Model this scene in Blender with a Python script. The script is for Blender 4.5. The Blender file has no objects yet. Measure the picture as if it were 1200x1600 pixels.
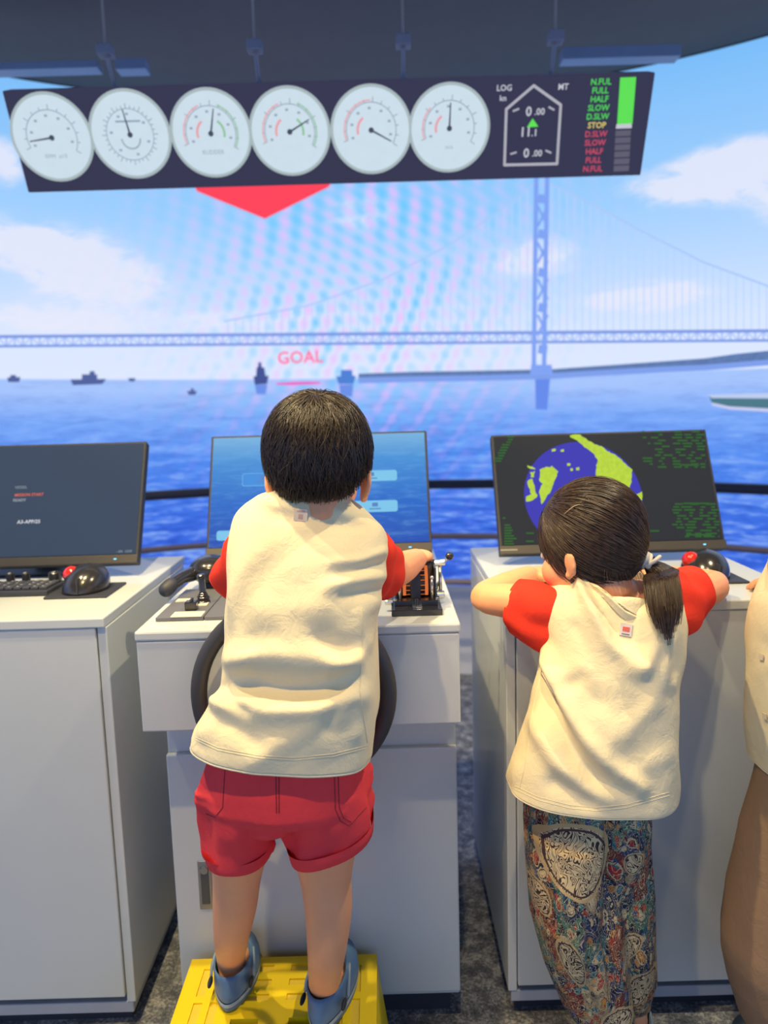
import bpy, bmesh, math, random
import numpy as np
from mathutils import Matrix, Vector
random.seed(7); rng = np.random.default_rng(7)
SC = bpy.context.scene
COL = SC.collection
PI = math.pi

# ------------------------------------------------------------------ camera
FPX, PITCH, ROLL, CAMZ = 1200.0, math.radians(7.8), math.radians(-1.63), 1.25
cam = bpy.data.cameras.new('camera'); camo = bpy.data.objects.new('camera', cam); COL.objects.link(camo)
cam.sensor_fit = 'VERTICAL'; cam.sensor_height = 36.0; cam.sensor_width = 27.0; cam.lens = FPX / 1600 * 36
cam.clip_start = 0.05; cam.clip_end = 60
camo.matrix_world = Matrix.Translation((0, 0, CAMZ)) @ Matrix.Rotation(PI/2 - PITCH, 4, 'X') @ Matrix.Rotation(ROLL, 4, 'Z')
cam.dof.use_dof = True; cam.dof.focus_distance = 1.27; cam.dof.aperture_fstop = 2.7
SC.camera = camo
CM = np.array(camo.matrix_world.to_3x3()); CC = np.array([0, 0, CAMZ])
def ray(x, y): return CM @ np.array([(x - 600) / FPX, (800 - y) / FPX, -1.0])
def at(x, y, Y):
    v = ray(x, y); return CC + v * (Y / v[1])
def atz(x, y, Z):
    v = ray(x, y); return CC + v * ((Z - CAMZ) / v[2])

# ------------------------------------------------------------------ world and lights
def lin(r, g, b):
    f = lambda c: (c/255/12.92) if c/255 <= 0.04045 else ((c/255 + 0.055) / 1.055) ** 2.4
    return (f(r), f(g), f(b))
W = bpy.data.worlds.new('hall'); SC.world = W; W.use_nodes = True
bg = W.node_tree.nodes['Background']; bg.inputs['Color'].default_value = (0.35, 0.52, 0.88, 1); bg.inputs['Strength'].default_value = 1.35
SPOTS = [((-0.46, 1.14, 2.50), (-0.20, 1.45, 0.80), 102, (1.0, 0.80, 0.42), 50, 'directly above the middle console'),
         ((0.78, 1.22, 2.50), (0.55, 1.50, 0.80), 80, (1.0, 0.84, 0.52), 50, 'directly above the radar console'),
         ((-1.02, 1.22, 2.50), (-0.85, 1.60, 0.87), 72, (1.0, 0.84, 0.52), 50, 'directly above the left console'),
         ((-0.48, 0.46, 2.50), (-0.22, 1.25, 0.70), 80, (1.0, 0.72, 0.32), 28, 'behind and above the yellow step'),
         ((0.02, 0.46, 2.50), (0.74, 1.40, 0.70), 60, (1.0, 0.78, 0.44), 27, 'behind and above the child with the ponytail')]
vs = SC.view_settings
vs.view_transform = 'Standard'; vs.look = 'None'; vs.gamma = 1.0; vs.use_curve_mapping = False; vs.exposure = 0.0

# ------------------------------------------------------------------ materials
class NT:
    def __init__(s, m): s.t = m.node_tree; s.n = s.t.nodes; s.l = s.t.links
    def new(s, k, **kw):
        n = s.n.new(k)
        for a, v in kw.items(): setattr(n, a, v)
        return n
    def put(s, sock, v):
        if isinstance(v, bpy.types.NodeSocket): s.l.new(v, sock)
        elif v is not None:
            if hasattr(sock.default_value, '__len__') and not hasattr(v, '__len__'): v = [v]*len(sock.default_value)
            if hasattr(sock.default_value, '__len__') and len(sock.default_value) == 4 and len(v) == 3: v = (*v, 1)
            sock.default_value = v
    def math(s, op, a, b=None, c=None, clamp=False):
        n = s.new('ShaderNodeMath', operation=op); n.use_clamp = clamp
        s.put(n.inputs[0], a); s.put(n.inputs[1], b) if b is not None else 0
        if c is not None: s.put(n.inputs[2], c)
        return n.outputs[0]
    def mix(s, f, a, b, mode='MIX'):
        n = s.new('ShaderNodeMix', data_type='RGBA', blend_type=mode)
        s.put(n.inputs[0], f); s.put(n.inputs[6], a); s.put(n.inputs[7], b); return n.outputs[2]
    def noise(s, vec, scale, detail=3, rough=0.55, dist=0):
        n = s.new('ShaderNodeTexNoise'); s.put(n.inputs['Vector'], vec); n.inputs['Scale'].default_value = scale
        n.inputs['Detail'].default_value = detail; n.inputs['Roughness'].default_value = rough; n.inputs['Distortion'].default_value = dist
        return n
    def ramp(s, f, stops, interp='LINEAR'):
        n = s.new('ShaderNodeValToRGB'); n.color_ramp.interpolation = interp; e = n.color_ramp.elements
        while len(e) < len(stops): e.new(0.5)
        for k, (p, c) in zip(e, stops): k.position = p; k.color = (*c, 1) if len(c) == 3 else c
        s.put(n.inputs[0], f); return n.outputs[0]
    def smooth(s, v, a, b):
        n = s.new('ShaderNodeMapRange', interpolation_type='SMOOTHSTEP'); s.put(n.inputs[0], v)
        n.inputs[1].default_value = a; n.inputs[2].default_value = b; return n.outputs[0]
    def obj(s, scale=(1, 1, 1)):
        t = s.new('ShaderNodeTexCoord'); m = s.new('ShaderNodeMapping'); s.l.new(t.outputs['Object'], m.inputs[0]); m.inputs['Scale'].default_value = scale
        return m.outputs[0]
def base(name):
    m = bpy.data.materials.new(name); m.use_nodes = True; return m, NT(m), m.node_tree.nodes['Principled BSDF']
def mat(name, rgb, rough=0.5, metal=0, var=0.05, vs=12, bump=0, bs=200, coat=0, spec=0.5, sss=0, sheen=0, stretch=(1, 1, 1)):
    m, t, b = base(name); c = lin(*rgb); v = t.obj(stretch)
    n = t.noise(v, vs)
    d = tuple(x*(1-var*2) for x in c); l = tuple(min(1, x*(1+var*2)) for x in c)
    t.put(b.inputs['Base Color'], t.mix(n.outputs[0], d, l))
    b.inputs['Roughness'].default_value = rough; b.inputs['Metallic'].default_value = metal
    b.inputs['Specular IOR Level'].default_value = spec
    if coat: b.inputs['Coat Weight'].default_value = coat; b.inputs['Coat Roughness'].default_value = 0.12
    if sss:
        b.inputs['Subsurface Weight'].default_value = sss; b.inputs['Subsurface Radius'].default_value = (0.012, 0.005, 0.003); b.inputs['Subsurface Scale'].default_value = 0.6
    if sheen: b.inputs['Sheen Weight'].default_value = sheen; b.inputs['Sheen Roughness'].default_value = 0.5
    if bump:
        n2 = t.noise(v, bs, 4); bn = t.new('ShaderNodeBump'); bn.inputs['Strength'].default_value = bump; bn.inputs['Distance'].default_value = 0.002
        t.l.new(n2.outputs[0], bn.inputs['Height']); t.l.new(bn.outputs[0], b.inputs['Normal'])
    return m
def emi(name, rgb, k=1.0, rough=0.5, var=0.03, vs=40):
    m, t, b = base(name); c = lin(*rgb); n = t.noise(t.obj(), vs)
    t.put(b.inputs['Emission Color'], t.mix(n.outputs[0], tuple(x*(1-var) for x in c), tuple(x*(1+var) for x in c)))
    b.inputs['Emission Strength'].default_value = k
    b.inputs['Base Color'].default_value = (0.01, 0.01, 0.012, 1); b.inputs['Roughness'].default_value = rough; b.inputs['Specular IOR Level'].default_value = 0.03
    return m

# ------------------------------------------------------------------ mesh helpers
ROOT = {}
def norm(v): v = np.asarray(v, float); return v / (np.linalg.norm(v) + 1e-12)
def catmull(P, sub):
    P = np.asarray(P, float); n = len(P)
    if sub <= 1 or n < 3: return P
    out = []
    for i in range(n-1):
        a = P[i-1] if i else 2*P[0]-P[1]; b = P[i]; c = P[i+1]; d = P[i+2] if i+2 < n else 2*P[-1]-P[-2]
        for k in range(sub):
            t = k/sub
            out.append(0.5*((2*b) + (c-a)*t + (2*a-5*b+4*c-d)*t*t + (3*b-a-3*c+d)*t**3))
    out.append(P[-1]); return np.array(out)
class MB:
    def __init__(s): s.v = []; s.f = []; s.n = 0
    def add(s, v, f):
        v = np.asarray(v, float); s.v.append(v); s.f += [tuple(int(i)+s.n for i in q) for q in f]; s.n += len(v); return s
    def box(s, a, b, bev=0.0):
        a = np.minimum(a, b).astype(float); b2 = np.maximum(a, b).astype(float); c = (a+b2)/2; h = (b2-a)/2
        return s.obox(c, (1, 0, 0), (0, 1, 0), (0, 0, 1), h, bev)
    def obox(s, c, x, y, z, h, bev=0.0):
        x, y, z = norm(x), norm(y), norm(z); c = np.asarray(c, float); bm = bmesh.new()
        bmesh.ops.create_cube(bm, size=2.0)
        for v in bm.verts: v.co = (v.co.x*h[0], v.co.y*h[1], v.co.z*h[2])
        if bev > 0: bmesh.ops.bevel(bm, geom=list(bm.edges), offset=min(bev, 0.9*min(h)), segments=2, profile=0.5, affect='EDGES')
        bm.verts.index_update()
        vs_ = np.array([v.co for v in bm.verts]); fs = [[v.index for v in f.verts] for f in bm.faces]; bm.free()
        if np.dot(np.cross(x, y), z) < 0: fs = [f[::-1] for f in fs]
        return s.add(c + vs_[:, :1]*x + vs_[:, 1:2]*y + vs_[:, 2:]*z, fs)
    def loft(s, rings, cap0=True, cap1=True, close=True):
        R = np.asarray(rings, float); m, k = R.shape[:2]; f = []
        for i in range(m-1):
            for j in range(k if close else k-1):
                j2 = (j+1) % k; f.append((i*k+j, i*k+j2, (i+1)*k+j2, (i+1)*k+j))
        v = list(R.reshape(-1, 3))
        if cap0: v.append(R[0].mean(0)); c = len(v)-1; f += [(c, (j+1) % k, j) for j in range(k)]
        if cap1: v.append(R[-1].mean(0)); c = len(v)-1; o = (m-1)*k; f += [(c, o+j, o+(j+1) % k) for j in range(k)]
        return s.add(v, f)
    def tube(s, P, r, seg=12, sub=4, flat=1.0, up=None, round_ends=True, close=False):
        P = np.asarray(P, float); r = np.atleast_1d(np.asarray(r, float))
        if len(r) == 1: r = np.repeat(r, len(P))
        Q = catmull(np.c_[P, r], sub); P, r = Q[:, :3], np.maximum(Q[:, 3], 1e-4)
        T = np.gradient(P, axis=0); T = T/(np.linalg.norm(T, axis=1)[:, None]+1e-12)
        if round_ends:
            e0, e1 = [], []
            for a in (75, 50, 25):
                q = math.radians(a); e0.append((P[0]-T[0]*r[0]*math.sin(q), r[0]*math.cos(q), T[0])); e1.insert(0, (P[-1]+T[-1]*r[-1]*math.sin(q), r[-1]*math.cos(q), T[-1]))
            P = np.array([a[0] for a in e0]+list(P)+[a[0] for a in e1]); r = np.array([a[1] for a in e0]+list(r)+[a[1] for a in e1]); T = np.array([a[2] for a in e0]+list(T)+[a[2] for a in e1])
        u = np.asarray(up if up is not None else ((0, 0, 1) if abs(T[0][2]) < 0.9 else (0, 1, 0)), float)
        rings = []
        for p, q, t in zip(P, r, T):
            sd = norm(np.cross(t, u)); u = norm(np.cross(sd, t)); a = np.linspace(0, 2*PI, seg, endpoint=False)
            rings.append(p + np.outer(np.cos(a)*q, sd) + np.outer(np.sin(a)*q*flat, u))
        return s.loft(rings)
    def ell(s, c, rad, R=None, nu=20, nv=12):
        R = np.eye(3) if R is None else np.asarray(R); rings = []
        for i in range(1, nv):
            a = PI*i/nv - PI/2; b = np.linspace(0, 2*PI, nu, endpoint=False)
            p = np.c_[np.cos(a)*np.cos(b)*rad[0], np.cos(a)*np.sin(b)*rad[1], np.full(nu, np.sin(a)*rad[2])]; rings.append(p)
        m = MB(); m.loft(rings); v = np.concatenate(m.v); v[-2, 2] = -rad[2]; v[-2, :2] = 0; v[-1] = (0, 0, rad[2])
        return s.add(v @ R.T + np.asarray(c, float), m.f)
    def cyl(s, a, b, r, seg=24, bev=0.0, r2=None):
        a, b = np.asarray(a, float), np.asarray(b, float); t = norm(b-a); L = np.linalg.norm(b-a); r2 = r if r2 is None else r2
        u = norm(np.cross(t, (0, 0, 1) if abs(t[2]) < 0.9 else (1, 0, 0))); w = np.cross(t, u); g = np.linspace(0, 2*PI, seg, endpoint=False)
        prof = [(0, r)] + [(L, r2)] if not bev else [(0, r-bev), (bev, r), (L-bev, r2), (L, r2-bev)]
        return s.loft([a + t*h + np.outer(np.cos(g)*q, u) + np.outer(np.sin(g)*q, w) for h, q in prof])
    def torus(s, c, n, R, r, seg=48, k=14):
        n = norm(n); u = norm(np.cross(n, (0, 0, 1) if abs(n[2]) < 0.9 else (1, 0, 0))); w = np.cross(n, u); f = []; v = []
        for i in range(seg):
            a = 2*PI*i/seg; d = u*math.cos(a)+w*math.sin(a)
            for j in range(k):
                b = 2*PI*j/k; v.append(np.asarray(c)+d*(R+r*math.cos(b))+n*r*math.sin(b))
                f.append((i*k+j, ((i+1) % seg)*k+j, ((i+1) % seg)*k+(j+1) % k, i*k+(j+1) % k))
        return s.add(v, f)
    def build(s, name, m, parent=None, smooth=False, loc=None):
        me = bpy.data.meshes.new(name); v = np.concatenate(s.v); L = ROOT.get(parent.name, np.zeros(3)) if parent else (np.zeros(3) if loc is None else np.asarray(loc, float))
        me.from_pydata((v-L).tolist(), [], s.f); me.validate()
        if smooth: me.polygons.foreach_set('use_smooth', [True]*len(me.polygons))
        return link(name, me, m, parent, L)
def link(name, me, m, parent, L):
    o = bpy.data.objects.new(name, me); COL.objects.link(o)
    if m: me.materials.append(m)
    if parent: o.parent = parent
    else: o.location = L
    ROOT[o.name] = np.asarray(L, float); return o
def autosmooth(o, ang=35):
    me = o.data; bm = bmesh.new(); bm.from_mesh(me)
    for e in bm.edges:
        if len(e.link_faces) == 2 and e.calc_face_angle(0) > math.radians(ang): e.smooth = False
    for f in bm.faces: f.smooth = True
    bm.to_mesh(me); bm.free(); return o
def tag(o, label, cat=None, group=None, kind=None):
    o['label'] = label
    if cat: o['category'] = cat
    if group: o['group'] = group
    if kind: o['kind'] = kind
    return o
def thing(name, label, cat, loc, group=None):
    o = bpy.data.objects.new(name, None); COL.objects.link(o); o.location = loc; o.empty_display_size = 0.05
    ROOT[o.name] = np.asarray(loc, float); return tag(o, label, cat, group)
def struct(o, kind='structure'): o['kind'] = kind; return o
def remesh(name, mb, m, parent, voxel=0.004, it=4):
    t = mb.build(name+'_raw', None, parent); mo = t.modifiers.new('r', 'REMESH'); mo.mode = 'VOXEL'; mo.voxel_size = voxel
    sm = t.modifiers.new('s', 'SMOOTH'); sm.iterations = it; sm.factor = 0.5
    me = bpy.data.meshes.new_from_object(t.evaluated_get(bpy.context.evaluated_depsgraph_get())); me.name = name
    L = ROOT[t.name]; bpy.data.objects.remove(t)
    me.materials.clear(); me.polygons.foreach_set('use_smooth', [True]*len(me.polygons))
    return link(name, me, m, parent, L)
def text_mesh(mb, s, O, ux, uy, size, bold=0.0, align='CENTER'):
    bold = min(bold, size*0.018)
    cu = bpy.data.curves.new('t', 'FONT'); cu.body = s; cu.size = size; cu.align_x = align; cu.align_y = 'CENTER'; cu.resolution_u = 2; cu.offset = bold
    o = bpy.data.objects.new('t', cu); COL.objects.link(o)
    me = bpy.data.meshes.new_from_object(o.evaluated_get(bpy.context.evaluated_depsgraph_get()))
    v = np.array([p.co for p in me.vertices]) if len(me.vertices) else np.zeros((0, 3)); f = [list(p.vertices) for p in me.polygons]
    bpy.data.objects.remove(o); bpy.data.meshes.remove(me)
    if len(v): mb.add(np.asarray(O) + v[:, :1]*np.asarray(ux) + v[:, 1:2]*np.asarray(uy), f)
    return mb

ZT = 0.87       # height of the console tops
# ------------------------------------------------------------------ floor and ceiling
def carpet():
    m, t, b = base('carpet'); v = t.obj(); a = t.noise(v, 26, 5, 0.7); c = t.noise(v, 160, 4, 0.7)
    k = t.math('MULTIPLY_ADD', c.outputs[0], 0.5, t.math('MULTIPLY', a.outputs[0], 0.6))
    t.put(b.inputs['Base Color'], t.ramp(k, [(0.40, lin(62, 66, 78)), (0.54, lin(112, 116, 124)), (0.66, lin(190, 190, 190))]))
    b.inputs['Roughness'].default_value = 0.95
    bn = t.new('ShaderNodeBump'); bn.inputs['Strength'].default_value = 0.8; bn.inputs['Distance'].default_value = 0.006
    t.l.new(c.outputs[0], bn.inputs['Height']); t.l.new(bn.outputs[0], b.inputs['Normal']); return m
struct(MB().box((-4, -2.5, -0.06), (4, 4.2, 0.0)).build('floor', carpet()))
struct(MB().box((-4, -2.5, 2.555), (4, 4.2, 2.62)).build('ceiling', mat('ceiling_paint', (100, 92, 92), 0.9, var=0.04)))

# ------------------------------------------------------------------ curved video wall
LX, LY, LR, LZ0, LZ1 = -0.10, 0.92, 2.60, 0.42, 2.55
def led(x, y, inset=0.004):
    d = ray(x, y); ox, oy = -LX, -LY; R = LR-inset
    A = d[0]**2+d[1]**2; B = ox*d[0]+oy*d[1]; Cq = ox*ox+oy*oy-R*R
    return CC + d*((-B+math.sqrt(B*B-A*Cq))/A)
def uv_of(p): return (LR*math.atan2(p[0]-LX, p[1]-LY), p[2])
def led_mat():
    m, t, b = base('video_wall_picture')
    uvn = t.new('ShaderNodeUVMap'); sp = t.new('ShaderNodeSeparateXYZ'); t.l.new(uvn.outputs[0], sp.inputs[0]); u, v = sp.outputs[0], sp.outputs[1]
    h0 = uv_of(led(0, 592)); h1 = uv_of(led(1150, 577)); k = (h1[1]-h0[1])/(h1[0]-h0[0]); c0 = h0[1]-k*h0[0]
    dv = t.math('SUBTRACT', v, t.math('MULTIPLY_ADD', u, k, c0))          # height above the picture's horizon, m
    def dvp(y): p = uv_of(led(600, y)); return p[1]-(k*p[0]+c0)
    S = lambda y: (dvp(y)+1.0)/2.2
    skyw = t.math('DIVIDE', t.math('ADD', dv, 1.0), 2.2)
    water = [(max(0, S(900)), lin(52, 98, 222)), (S(800), lin(62, 114, 232)), (S(710), lin(84, 140, 242)), (S(650), lin(122, 168, 248)), (S(606), lin(166, 196, 252))]
    sky = [(S(586), lin(222, 232, 255)), (S(520), lin(216, 230, 255)), (S(440), lin(190, 218, 255)), (S(340), lin(158, 206, 253)), (S(200), lin(134, 194, 250)), (1.0, lin(122, 188, 248))]
    cw = t.ramp(skyw, water); cs = t.ramp(skyw, sky)
    # clouds
    cmb = t.new('ShaderNodeCombineXYZ'); t.l.new(u, cmb.inputs[0]); t.put(cmb.inputs[1], t.math('MULTIPLY', v, 2.2))
    nz = t.math('MULTIPLY_ADD', t.noise(cmb.outputs[0], 5.5, 7, 0.66, 0.4).outputs[0], 1.9, -0.42)
    acc = None
    for (x, y, rx, ry, a) in [(120, 400, 110, 46, 0.9), (60, 385, 60, 30, .6), (170, 448, 100, 26, 0.9), (80, 500, 160, 26, 0.8), (1090, 285, 120, 34, 1.1), (1150, 255, 80, 40, 1.0), (1010, 465, 110, 26, 1.0), (830, 405, 90, 34, 0.8),
                              (560, 330, 70, 40, 0.5), (0, 250, 40, 40, 0.8), (430, 500, 200, 26, .5), (1290, 300, 120, 50, 1.0), (-120, 350, 120, 50, 1.0)]:
        p = uv_of(led(x, y)); q = uv_of(led(x+rx, y)); r = uv_of(led(x, y-ry))
        du = t.math('DIVIDE', t.math('SUBTRACT', u, p[0]), abs(q[0]-p[0])); dw = t.math('DIVIDE', t.math('SUBTRACT', v, p[1]), abs(r[1]-p[1]))
        g = t.math('MULTIPLY', t.math('EXPONENT', t.math('MULTIPLY', t.math('ADD', t.math('MULTIPLY', du, du), t.math('MULTIPLY', dw, dw)), -1.0)), a)
        acc = g if acc is None else t.math('ADD', acc, g)
    cl = t.smooth(t.math('MULTIPLY', acc, t.math('ADD', nz, 0.12)), 0.12, 0.52)
    cs = t.mix(t.math('MULTIPLY', cl, 0.85), cs, lin(232, 234, 250))
    # waves
    cm2 = t.new('ShaderNodeCombineXYZ'); t.l.new(u, cm2.inputs[0]); t.put(cm2.inputs[1], t.math('MULTIPLY', v, 7.0))
    depth = t.math('MULTIPLY', dv, -1.4, clamp=True)
    w1 = t.noise(cm2.outputs[0], 4.5, 5, 0.6, 0.4).outputs[0]; w2 = t.noise(cm2.outputs[0], 16, 3, 0.6).outputs[0]
    wv = t.math('SUBTRACT', t.math('ADD', t.math('MULTIPLY', w1, 0.65), t.math('MULTIPLY', w2, 0.35)), 0.5)
    amp = t.math('MULTIPLY_ADD', depth, 1.7, 0.35)
    wv = t.math('MULTIPLY', wv, amp)
    cw = t.mix(t.math('MULTIPLY', wv, 2.6, clamp=True), cw, lin(170, 205, 255))
    cw = t.mix(t.math('MULTIPLY', wv, -2.4, clamp=True), cw, lin(30, 58, 172))
    colr = t.mix(t.smooth(dv, -0.006, 0.006), cw, cs)
    # interference bands of the LED grid
    p0 = uv_of(led(60, 760)); a1 = t.math('SUBTRACT', u, p0[0]); b1 = t.math('SUBTRACT', v, p0[1])
    rad = t.math('SQRT', t.math('ADD', t.math('MULTIPLY', a1, a1), t.math('MULTIPLY', t.math('MULTIPLY', b1, b1), 1.0)))
    s1 = t.math('SINE', t.math('MULTIPLY', rad, 72))
    pc = uv_of(led(640, 330)); uu = t.math('SUBTRACT', u, pc[0]); vv = t.math('SUBTRACT', v, pc[1])
    s2 = t.math('SINE', t.math('ADD', t.math('MULTIPLY', uu, t.math('MULTIPLY_ADD', vv, 14, 66)), t.math('MULTIPLY', t.math('MULTIPLY', vv, vv), 24)))
    s3 = t.math('SINE', t.math('MULTIPLY', vv, t.math('MULTIPLY_ADD', uu, 20, 60)))
    pm = uv_of(led(560, 430)); mu = t.math('DIVIDE', t.math('SUBTRACT', u, pm[0]), 0.62); mv = t.math('DIVIDE', t.math('SUBTRACT', v, pm[1]), 0.62)
    mk = t.math('EXPONENT', t.math('MULTIPLY', t.math('ADD', t.math('MULTIPLY', mu, mu), t.math('MULTIPLY', mv, mv)), -1.0))
    pos = t.math('MULTIPLY', t.math('ADD', t.math('MULTIPLY', s1, s3), s2, None), t.math('MULTIPLY', mk, 0.50))
    colr = t.mix(t.math('MULTIPLY', pos, 1.0, clamp=True), colr, lin(240, 190, 255))
    colr = t.mix(t.math('MULTIPLY', pos, -1.0, clamp=True), colr, lin(84, 200, 255))
    b.inputs['Base Color'].default_value = (0.01, 0.01, 0.012, 1); b.inputs['Roughness'].default_value = 0.6
    t.put(b.inputs['Emission Color'], colr); b.inputs['Emission Strength'].default_value = 1.0
    return m
screen = thing('video_wall', 'huge curved video wall showing blue sea, sky and a long suspension bridge', 'screen', (LX, LY+LR, 0))
def wall_shell(R0, R1, z0, z1, a=82, n=120):
    th = np.radians(np.linspace(-a, a, n)); mb = MB()
    P = lambda R, z: np.c_[LX+R*np.sin(th), LY+R*np.cos(th), np.full(n, z)]
    return mb.loft([P(R0, z0), P(R0, z1), P(R1, z1), P(R1, z0), P(R0, z0)], False, False, close=False)
wall_shell(LR+0.003, LR+0.10, LZ0, LZ1).build('cabinet', mat('screen_cabinet', (40, 40, 48), 0.7), screen)
def led_face():
    th = np.radians(np.linspace(-82, 82, 165)); zs = np.linspace(LZ0, LZ1, 24); me = bpy.data.meshes.new('picture'); L = ROOT[screen.name]
    v = [(LX+LR*math.sin(a)-L[0], LY+LR*math.cos(a)-L[1], z-L[2]) for z in zs for a in th]; n = len(th)
    f = [(i*n+j+1, i*n+j, (i+1)*n+j, (i+1)*n+j+1) for i in range(len(zs)-1) for j in range(n-1)]
    me.from_pydata(v, [], f); uvl = me.uv_layers.new(name='UVMap')
    for lp in me.loops: i, j = divmod(lp.vertex_index, n); uvl.data[lp.index].uv = (LR*th[j], zs[i])
    return link('picture', me, led_mat(), screen, L)
led_face()
def strip(mb, pts, w, inset=0.006, step=18):
    P = []
    for (a, b) in zip(pts[:-1], pts[1:]):
        a, b = np.array(a, float), np.array(b, float); k = max(1, int(np.linalg.norm(b-a)/step))
        P += [a+(b-a)*i/k for i in range(k)]
    P.append(np.array(pts[-1], float)); P = np.array(P); T = np.gradient(P, axis=0); T /= np.linalg.norm(T, axis=1)[:, None]; N = np.c_[-T[:, 1], T[:, 0]]
    ww = np.interp(np.linspace(0, 1, len(P)), np.linspace(0, 1, len(np.atleast_1d(w))), np.atleast_1d(w))[:, None]/2
    v = [led(*p, inset) for p in P+N*ww]+[led(*p, inset) for p in P-N*ww]; n = len(P)
    return mb.add(v, [(i, i+1, n+i+1, n+i) for i in range(n-1)])
def poly(mb, pts, inset=0.006): return mb.add([led(*p, inset) for p in pts], [tuple(range(len(pts)))])
e_deck = emi('bridge_blue', (126, 154, 228)); e_deck2 = emi('bridge_haze', (172, 196, 248)); e_tower = emi('tower_blue', (130, 164, 244)); e_cable = emi('cable_haze', (172, 202, 248)); e_hang = emi('hanger_haze', (184, 212, 252))
dy = lambda x: 521.5 - 0.0075*(x-600)*1.0          # top chord of the deck
mb = MB(); xs = list(range(-260, 1500, 40))
strip(mb, [(x, dy(x)) for x in xs], 5); strip(mb, [(x, dy(x)+15) for x in xs], 4); 
def arc_band(mb, px, dzs, sgn, inset=0.006, a1=81):      # carry a line on round the wall at constant height
    q_ = led(px, dy(px), inset); t0 = math.degrees(math.atan2(q_[0]-LX, q_[1]-LY)); th_ = np.radians(np.linspace(t0, sgn*a1, 40)); R_ = LR-inset
    for z0_, z1_ in dzs: mb.add([(LX+R_*math.sin(t_), LY+R_*math.cos(t_), z0_) for t_ in th_]+[(LX+R_*math.sin(t_), LY+R_*math.cos(t_), z1_) for t_ in th_], [(i, i+1, 41+i, 40+i) for i in range(39)])
for px_, sg_ in ((-260, -1), (1460, 1)):
    za, zc = led(px_, dy(px_))[2], led(px_, dy(px_)+15)[2]; hh = 0.007; arc_band(mb, px_, ((za+hh, za-hh), (zc+hh, zc-hh)), sg_)
mb.build('bridge_deck', e_deck, screen)
mb = MB()
for i, x in enumerate(range(-250, 1480, 13)):
    strip(mb, [(x, dy(x)+1), (x, dy(x)+15)], 3.2, 0.005); strip(mb, [(x, dy(x)+(1 if i % 2 else 15)), (x+13, dy(x)+(15 if i % 2 else 1))], 2.2, 0.005)
mb.build('bridge_truss', e_deck2, screen)
mb = MB()
for a, b_ in ((838, 836), (855, 852)): strip(mb, [(a, 270), (b_-1, 500), (b_-2, 585)], 7, 0.009)
for y in (310, 365, 425, 480, 545): strip(mb, [(841, y), (855, y+2)], 14, 0.009)
for y in (338, 395, 452, 508): strip(mb, [(840, y-16), (856, y+16)], 4, 0.009); strip(mb, [(856, y-16), (840, y+16)], 4, 0.009)
poly(mb, [(830, 570), (862, 570), (864, 586), (828, 586)], 0.009); mb.build('bridge_tower', e_tower, screen)
mb = MB(); strip(mb, [(848, 586), (846, 640)], [24, 18], 0.004); mb.build('tower_reflection', emi('reflection_blue', (104, 140, 236)), screen)
cabR = [(856, 285), (930, 322), (1010, 365), (1100, 410), (1200, 447), (1320, 480)]; cabL = [(838, 285), (780, 330), (700, 384), (600, 436), (480, 478), (350, 502)]
mb = MB(); strip(mb, cabR, 3.2); strip(mb, cabL, 2.4); mb.build('bridge_cable', e_cable, screen)
mb = MB()
for cb in (cabR, cabL[::-1]):
    X = [p[0] for p in cb]; Y = [p[1] for p in cb]
    for x in np.arange(X[0]+6, X[-1], 12): strip(mb, [(x, np.interp(x, X, Y)), (x, dy(x))], 1.5, 0.005, 60)
mb.build('bridge_hanger', e_hang, screen)
mb = MB(); poly(mb, [(300, 285), (520, 280), (514, 292), (414, 342), (308, 299)]); mb.build('course_marker', emi('marker_red', (255, 70, 92)), screen)
# coast, ships, goal sign
mb = MB(); up = [(560, 584), (640, 581), (760, 579), (860, 577), (960, 570), (1030, 565), (1100, 560), (1150, 553), (1200, 548), (1300, 540)]
lo = [(560, 590), (640, 588), (760, 586), (860, 583), (960, 577), (1030, 573), (1100, 570), (1150, 566), (1200, 562), (1300, 556)]
mb.add([led(*p, 0.005) for p in up]+[led(*p, 0.005) for p in lo], [(i+1, i, 10+i, 11+i) for i in range(9)]); q0 = led(1300, 540)[2], led(1300, 556)[2]; arc_band(mb, 1300, (q0,), 1, 0.005); mb.build('coast_hills', emi('coast_slate', (96, 124, 176), var=0.3, vs=60), screen)
mb = MB(); lo2 = [(x, y+9) for x, y in lo]; mb.add([led(*p, 0.0045) for p in lo]+[led(*p, 0.0045) for p in lo2], [(i+1, i, 10+i, 11+i) for i in range(9)]); mb.build('coast_shore', emi('coast_haze', (128, 160, 236)), screen)
e_ship = emi('ship_slate', (84, 100, 158)); e_ship2 = emi('ship_navy', (70, 84, 150))
def ship(pts_list, m): 
    mb = MB()
    for p in pts_list: poly(mb, p, 0.008)
    mb.build('distant_ship', m, screen)
ship([[(110, 593), (166, 592), (160, 600), (114, 602)], [(128, 585), (152, 585), (152, 594), (128, 594)], [(140, 580), (148, 580), (148, 586), (140, 586)]], e_ship)
ship([[(11, 590), (32, 589), (30, 597), (13, 597)], [(16, 586), (25, 586), (25, 591), (16, 591)]], e_ship)
ship([[(200, 591), (212, 591), (210, 596), (202, 596)]], e_ship)
ship([[(292, 611), (308, 611), (305, 617), (295, 617)], [(298, 607), (303, 607), (303, 612), (298, 612)]], e_ship)
ship([[(396, 588), (420, 587), (417, 600), (398, 601)], [(401, 574), (413, 574), (415, 589), (400, 589)], [(404, 566), (408, 566), (409, 575), (403, 575)]], e_ship2)
ship([[(525, 588), (556, 587), (552, 600), (529, 600)], [(533, 578), (550, 578), (551, 589), (532, 589)]], emi('ship_teal', (80, 130, 214)))
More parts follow.
